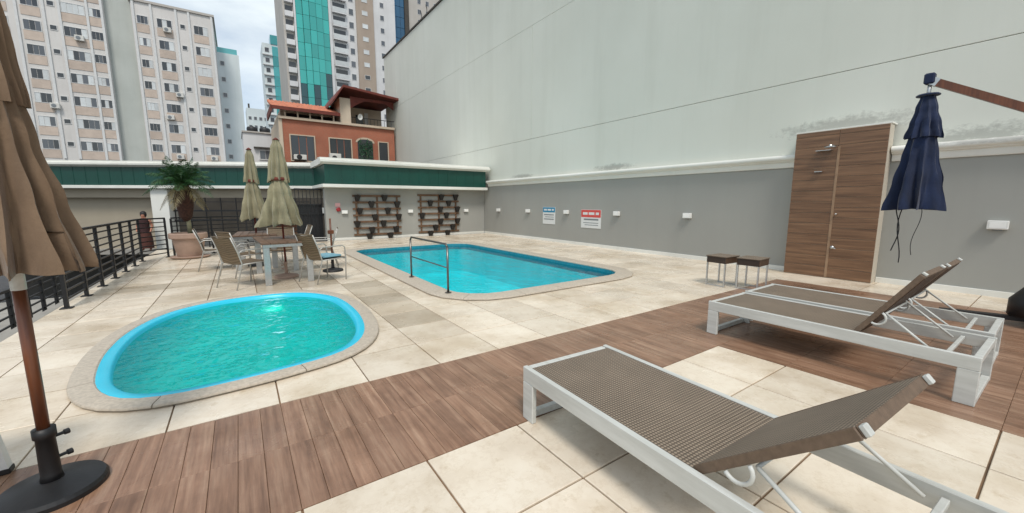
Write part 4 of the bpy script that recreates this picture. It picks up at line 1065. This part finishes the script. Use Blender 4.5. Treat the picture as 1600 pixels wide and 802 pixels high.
# ------------------------------------------------------------------ background buildings
rb = random.Random(21)
def window(bld, x, z, w_, h_, yf, style=None, npan=3, frame=M['win_frame']):
    """a framed window on a facade facing -y: frame with its panes as children"""
    o = empty('window', (x, yf, z)); o.parent = bld
    fr = MB(); t = 0.06
    fr.box(-w_ / 2 - t, w_ / 2 + t, -0.06, 0.0, -h_ / 2 - t, -h_ / 2).box(-w_ / 2 - t, w_ / 2 + t, -0.06, 0.0, h_ / 2, h_ / 2 + t)
    fr.box(-w_ / 2 - t, -w_ / 2, -0.06, 0.0, -h_ / 2, h_ / 2).box(w_ / 2, w_ / 2 + t, -0.06, 0.0, -h_ / 2, h_ / 2)
    fr.build('frame', frame, o)
    for k in range(npan):
        a = -w_ / 2 + w_ * k / npan; b = -w_ / 2 + w_ * (k + 1) / npan
        m_ = style or rb.choices([M['pane_dark'], M['pane_mid'], M['pane_blind']], (4, 3, 3))[0]
        MB().box(a + 0.02, b - 0.02, -0.035 + 0.02 * (k % 2), -0.006, -h_ / 2, h_ / 2).build('pane', m_, o)
    return o
def local(o, *objs): pass
# apartment block on the left
bA = empty('apartment_block', (-12, 75, -3.4)); tag(bA, 'white apartment block with peach panels and rows of windows behind the tan umbrella', 'building')
ZO = 3.4
def bx_A(name, x0, x1, y0, y1, z0, z1, m_): return MB().box(x0 + 12, x1 + 12, y0 - 75, y1 - 75, z0 + ZO, z1 + ZO).build(name, m_, bA)
bx_A('wall', -9.75, -1.0, 75, 90, -3.4, 28.0, M['bA'])
bx_A('wall', -30.0, -12.45, 75, 90, -3.4, 38.0, M['bA'])
bx_A('stair_wall', -12.449, -9.751, 75.7, 90, -3.4, 33.0, M['bA_side'])
bx_A('parapet', -9.95, -0.8, 74.8, 90, 28.0, 28.3, M['tower_grey'])
for x_ in (-9.55, -7.75, -5.15, -3.75, -1.15): bx_A('pilaster', x_ - 0.12, x_ + 0.12, 74.85, 74.999, 7.0, 28.0, M['win_frame'])
for x_ in (-12.6, -13.95, -16.4, -17.75, -20.0): bx_A('pilaster', x_ - 0.12, x_ + 0.12, 74.85, 74.999, 7.0, 38.0, M['win_frame'])
zr = [9.0 + 2.8 * i for i in range(7)]
def win_A(x, z, w_, h_, npan, sp=True, style=None):
    window(bA, x + 12, z + ZO, w_, h_, -0.001, style, npan)
    if sp: MB().box(x + 12 - w_ / 2 - 0.1, x + 12 + w_ / 2 + 0.1, -0.05, -0.002, z + ZO - h_ / 2 - 1.15, z + ZO - h_ / 2 - 0.1).build('spandrel', M['spandrel'], bA)
def ac_A(x, z):
    o = MB().box(x + 12 - 0.42, x + 12 + 0.42, -0.5, -0.06, z + ZO - 0.32, z + ZO + 0.32, 0.03).build('air_conditioner', M['ac'], bA)
    MB().lathe([(0.22, 0), (0.22, 0.02), (0.05, 0.03)], 12, (0, 0, 0)).build('fan_grille', M['sign_ink'], o, False, (x + 12 - 0.08, -0.505, z + ZO)).rotation_euler = (R(90), 0, 0)
for i, z in enumerate(zr):
    win_A(-8.7, z, 1.05, 0.95, 3); win_A(-6.45, z, 1.5, 1.1, 3); win_A(-4.5, z + 0.1, 0.5, 0.5, 1, False, M['pane_dark']); win_A(-2.5, z, 1.5, 1.1, 3)
for i in range(11):
    z = 8.7 + 2.8 * i
    win_A(-13.25, z, 1.05, 0.95, 3); win_A(-15.2, z, 2.0, 1.1, 4); win_A(-17.1, z + 0.15, 0.55, 0.5, 1, False, M['pane_dark']); win_A(-18.85, z, 1.4, 1.1, 3); win_A(-21.5, z, 1.4, 1.1, 3); win_A(-24.5, z, 1.4, 1.1, 3)
for x_, z_ in ((-6.2, 25.0), (-6.9, 13.3), (-5.6, 16.5), (-6.3, 7.9), (-14.9, 22.0), (-17.9, 13.4), (-2.4, 7.9)): ac_A(x_, z_)

# slim white tower with a cyan crown
bB = empty('white_tower', (0.6, 82, -3.4)); tag(bB, 'slim white tower with a cyan crown behind the apartment block', 'building')
MB().box(-1.6, 1.3, -2, 6, 0, 28.2).build('wall', M['tower_pale'], bB)
MB().box(-1.5, 1.1, -1.9, 5, 28.2, 29.0).build('crown', M['teal_pale'], bB)
for i in range(10): 
    window(bB, -0.95, 5.0 + i * 2.4, 0.5, 0.6, -2.001, M['pane_mid'], 1); 
# pale tower with a teal stripe
bC = empty('pale_tower', (12.2, 140, -3.4)); tag(bC, 'pale tower with a vertical teal glass stripe', 'building')
MB().box(-3.0, 3.2, 0, 10, 0, 50.5).build('wall', M['tower_pale'], bC)
for i in range(15):
    z = 8 + i * 2.8
    MB().box(-0.6, 0.9, -0.15, -0.002, z, z + 2.7).build('pane', M['teal_pale'], bC)
    MB().box(-3.2, -0.62, -0.5, -0.002, z, z + 0.25).build('balcony', M['tower_white'], bC); MB().box(0.92, 3.4, -0.5, -0.002, z, z + 0.25).build('balcony', M['tower_white'], bC)
    window(bC, -1.9, z + 1.5, 1.0, 1.2, -0.002, M['pane_mid'], 1); window(bC, 2.2, z + 1.5, 0.8, 1.0, -0.002, M['pane_mid'], 1)
MB().box(-0.9, 1.2, -0.2, 4, 50.5, 53.0).build('crown', M['teal_pale'], bC)
# low pale block far away
bH = empty('distant_block', (7.8, 162, -3.4)); tag(bH, 'distant low white block between the slim tower and the teal-striped tower', 'building')
MB().box(-3.2, 3.2, 0, 10, 0, 36.0).build('wall', M['tower_pale'], bH)
for i in range(7):
    for k in range(4): window(bH, -2.3 + 1.5 * k, 16 + i * 2.8, 0.8, 1.0, -0.002, M['pane_mid'], 1)
MB().box(-2.6, -2.1, 1, 2, 36, 37.6).build('antenna_box', M['dark_room'], bH)
# main tower
bD = empty('glass_tower', (20, 95, -3.4)); tag(bD, 'tall white and taupe tower with a teal glass curtain wall', 'building')
def bx_D(name, x0, x1, y0, y1, z0, z1, m_, par=None): return MB().box(x0 - 20, x1 - 20, y0 - 95, y1 - 95, z0 + ZO, z1 + ZO).build(name, m_, par or bD)
TOP = 62
bx_D('wall', 10.3, 12.35, 95.6, 110, -3.4, TOP, M['tower_grey'])
bx_D('wall', 12.36, 19.0, 95.3, 110, -3.4, TOP, M['tower_white'])
bx_D('wall', 19.01, 24.3, 95, 110, -3.4, TOP, M['tower_white'])
bx_D('taupe_wall', 24.31, 28.0, 94.6, 110, -3.4, TOP, M['tower_taupe'])
bx_D('wall', 28.01, 33.0, 95, 110, -3.4, TOP, M['tower_white'])
bx_D('edge_rib', 12.2, 12.5, 94.7, 95.5, -3.4, TOP, M['tower_white']); bx_D('edge_rib', 18.7, 19.2, 94.6, 95.2, -3.4, TOP, M['tower_white'])
nc = 5; cw = (18.68 - 12.52) / nc
for i in range(14):
    z = 17.8 + i * 2.68
    for k in range(nc):
        m_ = M['teal_glass']
        if (i < 3 and k in (0, 2)) or (i in (0, 2, 3) and k == 4): m_ = M['teal_dark']
        bulge = 0.55 * math.sin(math.pi * (k + 0.5) / nc)
        bx_D('glass_panel', 12.52 + k * cw + 0.03, 12.52 + (k + 1) * cw - 0.03, 94.95 - bulge, 95.28, z + 0.03, z + 2.65, m_)
    zz = 20.8 + i * 2.68
    bx_D('balcony_recess', 19.6, 22.0, 94.97, 94.999, zz - 0.9, zz + 1.1, M['pane_dark'])
    bl = bx_D('balcony', 19.45, 22.2, 94.2, 94.96, zz - 1.15, zz - 0.92, M['tower_white']); MB().box(19.45 - 20, 22.2 - 20, -0.8, -0.74, zz - 0.9 + ZO, zz + 0.0 + ZO).build('parapet', M['pane_blind'], bl)
    window(bD, 23.3 - 20, zz + ZO, 0.9, 1.2, -0.002, M['pane_mid'], 1)
    window(bD, 26.1 - 20, zz + 0.3 + ZO, 1.1, 0.8, -0.402, M['pane_blind'] if i > 3 else M['pane_dark'], 1)
    window(bD, 30.0 - 20, zz + 0.4 + ZO, 0.8, 1.0, -0.002, M['pane_mid'], 1)
    b2 = bx_D('balcony', 10.6, 12.1, 94.9, 95.58, zz - 1.1, zz - 0.1, M['tower_white'])
    bx_D('balcony_recess', 10.7, 12.0, 95.55, 95.599, zz - 0.05, zz + 1.1, M['pane_dark'])
# blue tower
bE = empty('blue_tower', (46, 120, -3.4)); tag(bE, 'deep blue glass tower beside a grey slab, cut off by the wall', 'building')
MB().box(-5.2, -1.5, 0.3, 16, 0, 75).build('core', M['dark_room'], bE)
for i in range(9):
    for k in range(3): MB().box(-5.15 + k * 1.22, -5.15 + (k + 1) * 1.22 - 0.06, 0.0, 0.29, 44 + i * 2.9, 44 + i * 2.9 + 2.8).build('glass_panel', M['blue_glass'], bE)
MB().box(-1.49, -0.2, -0.4, 16, 0, 76).build('dark_rib', M['dark_room'], bE)
MB().box(-0.19, 11, 0.0, 16, 0, 75).build('wall', M['tower_grey'], bE)
for i in range(9):
    for k in range(3): window(bE, 3.2 + 2.6 * k, 44 + i * 2.9, 1.0, 1.3, -0.002, M['pane_mid'], 2)
# small white house with tanks
bG = empty('rooftop_house', (1.55, 35, -3.4)); tag(bG, 'small white rooftop building carrying two black water tanks', 'building')
MB().box(-0.9, 1.6, 0, 4, 0, 9.85).build('wall', M['tower_white'], bG)
MB().box(-0.95, 1.65, -0.1, 4, 9.851, 9.95).build('roof_slab', M['tower_grey'], bG)
MB().box(-0.3, 1.3, -0.25, -0.002, 8.75, 8.85).build('canopy', M['dark_room'], bG)
window(bG, 0.4, 8.3, 0.7, 0.6, -0.002, M['pane_mid'], 2)
for k, (dx, lb) in enumerate(((1.30, 'left black water tank on the small white roof'), (2.12, 'right black water tank on the small white roof'))):
    o = empty('water_tank', (dx + 0.0, 36.4, 6.55)); tag(o, lb, 'water tank', 'black water tanks')
    smooth_angle(MB().lathe([(0.32, 0), (0.36, 0.25), (0.36, 0.42), (0.30, 0.50), (0.08, 0.55)], 18).build('barrel', M['black_plastic'], o), 40)
    MB().lathe([(0.1, 0.55), (0.1, 0.58), (0.03, 0.59)], 12).build('lid', M['black_plastic'], o)

# brick house
bF = empty('brick_house', (6, 28, -3.4)); tag(bF, 'orange brick house with tiled roofs behind the green fascia', 'building')
def bx_F(name, x0, x1, y0, y1, z0, z1, m_, b=0.0): return MB().box(x0 - 6, x1 - 6, y0 - 28, y1 - 28, z0 + ZO, z1 + ZO, b).build(name, m_, bF)
bx_F('wall', 2.55, 9.35, 28.0, 34, -3.4, 6.55, M['brick'])
bx_F('corner_pier', 2.35, 2.54, 27.96, 34, -3.4, 6.55, M['house_trim'])
bx_F('ledge', 2.35, 9.36, 27.85, 27.999, 6.42, 6.56, M['house_trim'])
bx_F('upper_wall', 2.6, 5.75, 29.2, 34, 6.551, 7.2, M['house_trim'])
bx_F('clerestory', 2.9, 5.6, 29.15, 29.199, 6.65, 7.0, M['pane_dark'])
for k in range(5): bx_F('baluster', 2.7 + k * 0.68, 2.78 + k * 0.68, 28.0, 28.08, 6.551, 7.0, M['house_trim'])
bx_F('balcony_rail', 2.6, 5.8, 28.0, 28.08, 7.0, 7.06, M['house_trim'])
def tiled_roof(x0, x1, y0, z0, y1, z1, n, name='roof'):
    mb = MB(); per = 6; m_ = n * per
    for j, (y_, z_) in enumerate(((y0, z0), (y1, z1))):
        for k in range(m_ + 1):
            mb.v.append((x0 + (x1 - x0) * k / m_ - 6, y_ - 28, z_ + ZO + 0.045 * abs(math.sin(math.pi * k / per))))
    N = m_ + 1
    for k in range(m_): mb.f.append((k, k + 1, N + k + 1, N + k))
    o = len(mb.v)
    mb.v += [(x0 - 6, y0 - 28, z0 + ZO - 0.12), (x1 - 6, y0 - 28, z0 + ZO - 0.12), (x1 - 6, y1 - 28, z1 + ZO - 0.12), (x0 - 6, y1 - 28, z1 + ZO - 0.12)]
    mb.f += [(o + 3, o + 2, o + 1, o), (o, o + 1, m_, 0), (o + 3, o, 0, N), (o + 1, o + 2, N + m_, m_)]
    return mb.build(name, M['roof_tile'], bF)
tiled_roof(2.05, 5.8, 27.7, 7.05, 31.0, 8.05, 18)
bx_F('eave_board', 2.03, 5.8, 27.62, 27.699, 6.88, 7.08, M['roof_edge']); 
bx_F('eave_board', 1.97, 2.04, 27.62, 31.0, 6.7, 7.1, M['roof_edge'])
# gabled terrace on the right
bx_F('terrace_wall', 5.85, 6.5, 27.9, 34, 6.56, 8.1, M['house_trim'])
bx_F('terrace_back', 6.501, 9.35, 30.8, 34, 6.56, 8.2, M['house_trim'])
bx_F('terrace_floor', 6.501, 9.35, 27.9, 30.8, 6.40, 6.559, M['house_trim'])
mb = MB(); N_ = 14
for k in range(N_ + 1):
    t = k / N_; xx = 6.5 + 2.85 * t; zt = 8.25; za = 7.45 + 0.62 * min(1, math.sin(math.pi * min(1, t * 0.85 + 0.02)) * 1.25)
    for yy in (27.9, 28.05): mb.v += [(xx - 6, yy - 28, za + ZO), (xx - 6, yy - 28, zt + ZO)]
for k in range(N_):
    a = k * 4; b = a + 4
    mb.f += [(a, b, b + 1, a + 1), (a + 2, a + 3, b + 3, b + 2), (a, a + 2, b + 2, b), (a + 1, b + 1, b + 3, a + 3)]
mb.build('arch', M['roof_edge'], bF)
mb = MB(); zz = [(5.35, 7.75), (6.0, 8.75), (9.5, 8.42)]
for (xx, z_) in zz: mb.v += [(xx - 6, -0.75, z_ + ZO), (xx - 6, 5, z_ + ZO), (xx - 6, -0.75, z_ + ZO - 0.14), (xx - 6, 5, z_ + ZO - 0.14)]
for k in range(2):
    a = 4 * k; b = a + 4; mb.f += [(a, b, b + 1, a + 1), (a + 2, a + 3, b + 3, b + 2), (a, a + 2, b + 2, b), (a + 1, b + 1, b + 3, a + 3)]
mb.f += [(0, 1, 3, 2), (8, 10, 11, 9)]
mb.build('gable_roof', M['roof_edge'], bF)
bx_F('white_door', 8.1, 8.35, 30.7, 30.799, 6.56, 7.9, M['win_frame'])
bx_F('terrace_window', 7.5, 8.0, 30.75, 30.799, 6.9, 7.7, M['pane_dark'])
for k in range(12): bx_F('railing_bar', 6.6 + k * 0.23, 6.62 + k * 0.23, 27.92, 27.94, 6.56, 6.95, M['black_metal'])
bx_F('terrace_handrail', 6.5, 9.35, 27.91, 27.95, 6.951, 6.99, M['black_metal'])
for x_ in (2.92, 5.12):
    window(bF, x_ + 0.66 - 6, 4.75 + ZO, 1.3, 1.5, -0.002, M['pane_dark'], 3, M['house_trim'])
window(bF, 8.55 - 6, 4.75 + ZO, 0.6, 1.5, -0.002, M['pane_dark'], 1, M['house_trim'])
bx_F('arched_opening', 6.85, 7.85, 27.98, 27.999, 3.9, 5.4, M['pane_dark'])
mb = MB()
for k in range(13):
    a = math.pi * k / 12; mb.v += [(7.35 - 6 + 0.5 * math.cos(a), -0.021, 5.4 + ZO + 0.22 * math.sin(a)), (7.35 - 6 + 0.62 * math.cos(a), -0.021, 5.4 + ZO + 0.34 * math.sin(a))]
for k in range(12): mb.f.append((2 * k, 2 * k + 1, 2 * k + 3, 2 * k + 2))
mb.build('arch_trim', M['house_trim'], bF)
mb = MB().prism([(7.35 - 6 + 0.5 * math.cos(math.pi * k / 12), 0.22 * math.sin(math.pi * k / 12)) for k in range(13)], 0.0, 0.02)
mb.v = [(a, -c - 0.0, b + 5.4 + ZO) for a, b, c in mb.v]; mb.build('arch_glass', M['pane_dark'], bF)
for x_ in (3.35, 5.35):
    o = empty('air_conditioner', (x_, 27.72, 4.02)); tag(o, 'white air conditioner under the %s window of the brick house' % ('left' if x_ < 4 else 'middle'), 'air conditioner', 'air conditioners on the brick house')
    MB().box(-0.34, 0.34, -0.2, 0.2, 0, 0.5 if x_ > 4 else 0.30, 0.02).build('casing', M['ac'], o)
    MB().lathe([(0.15, 0), (0.15, 0.015), (0.03, 0.02)], 14).build('fan_grille', M['black_plastic'], o, False, (-0.06, -0.205, 0.22 if x_ > 4 else 0.15)).rotation_euler = (R(90), 0, 0)
    MB().box(-0.3, 0.3, -0.05, 0.28, -0.05, -0.001).build('bracket', M['dark_room'], o)
dsh = empty('satellite_dish', (7.05, 27.75, 7.0)); tag(dsh, 'white satellite dish on the terrace railing of the brick house', 'satellite dish')
smooth_angle(MB().lathe([(0.02, -0.06), (0.10, -0.045), (0.19, 0.0), (0.195, 0.005), (0.10, -0.035), (0.02, -0.05)], 20).build('dish', M['light_body'], dsh), 60).rotation_euler = (R(100), 0, R(25))
MB().tube([(0, 0.02, 0), (0, 0.15, -0.05)], 0.02, 6).build('mount', M['dark_room'], dsh)
hp = empty('climbing_plant', (7.35, 27.85, 4.0)); tag(hp, 'leafy green plant filling the arched window of the brick house', 'plant')
mb = MB(); rl = random.Random(9)
for k in range(260):
    a = rl.uniform(-0.42, 0.42); z = rl.triangular(0, 1.6, 1.2); y_ = rl.uniform(-0.12, 0.12); s_ = rl.uniform(0.03, 0.07); t = rl.uniform(0, 3.14)
    mb.add([(a - s_ * math.cos(t), y_, z - s_ * math.sin(t)), (a, y_ - 0.03, z + s_), (a + s_ * math.cos(t), y_ + 0.02, z + s_ * math.sin(t)), (a, y_, z - s_)], [(0, 1, 2, 3)])
mb.build('foliage', M['leaf'], hp); MB().tube([(0, 0, -0.1), (0.05, 0, 0.5), (-0.03, 0, 1.2)], 0.012, 5).build('stem', M['stem'], hp)
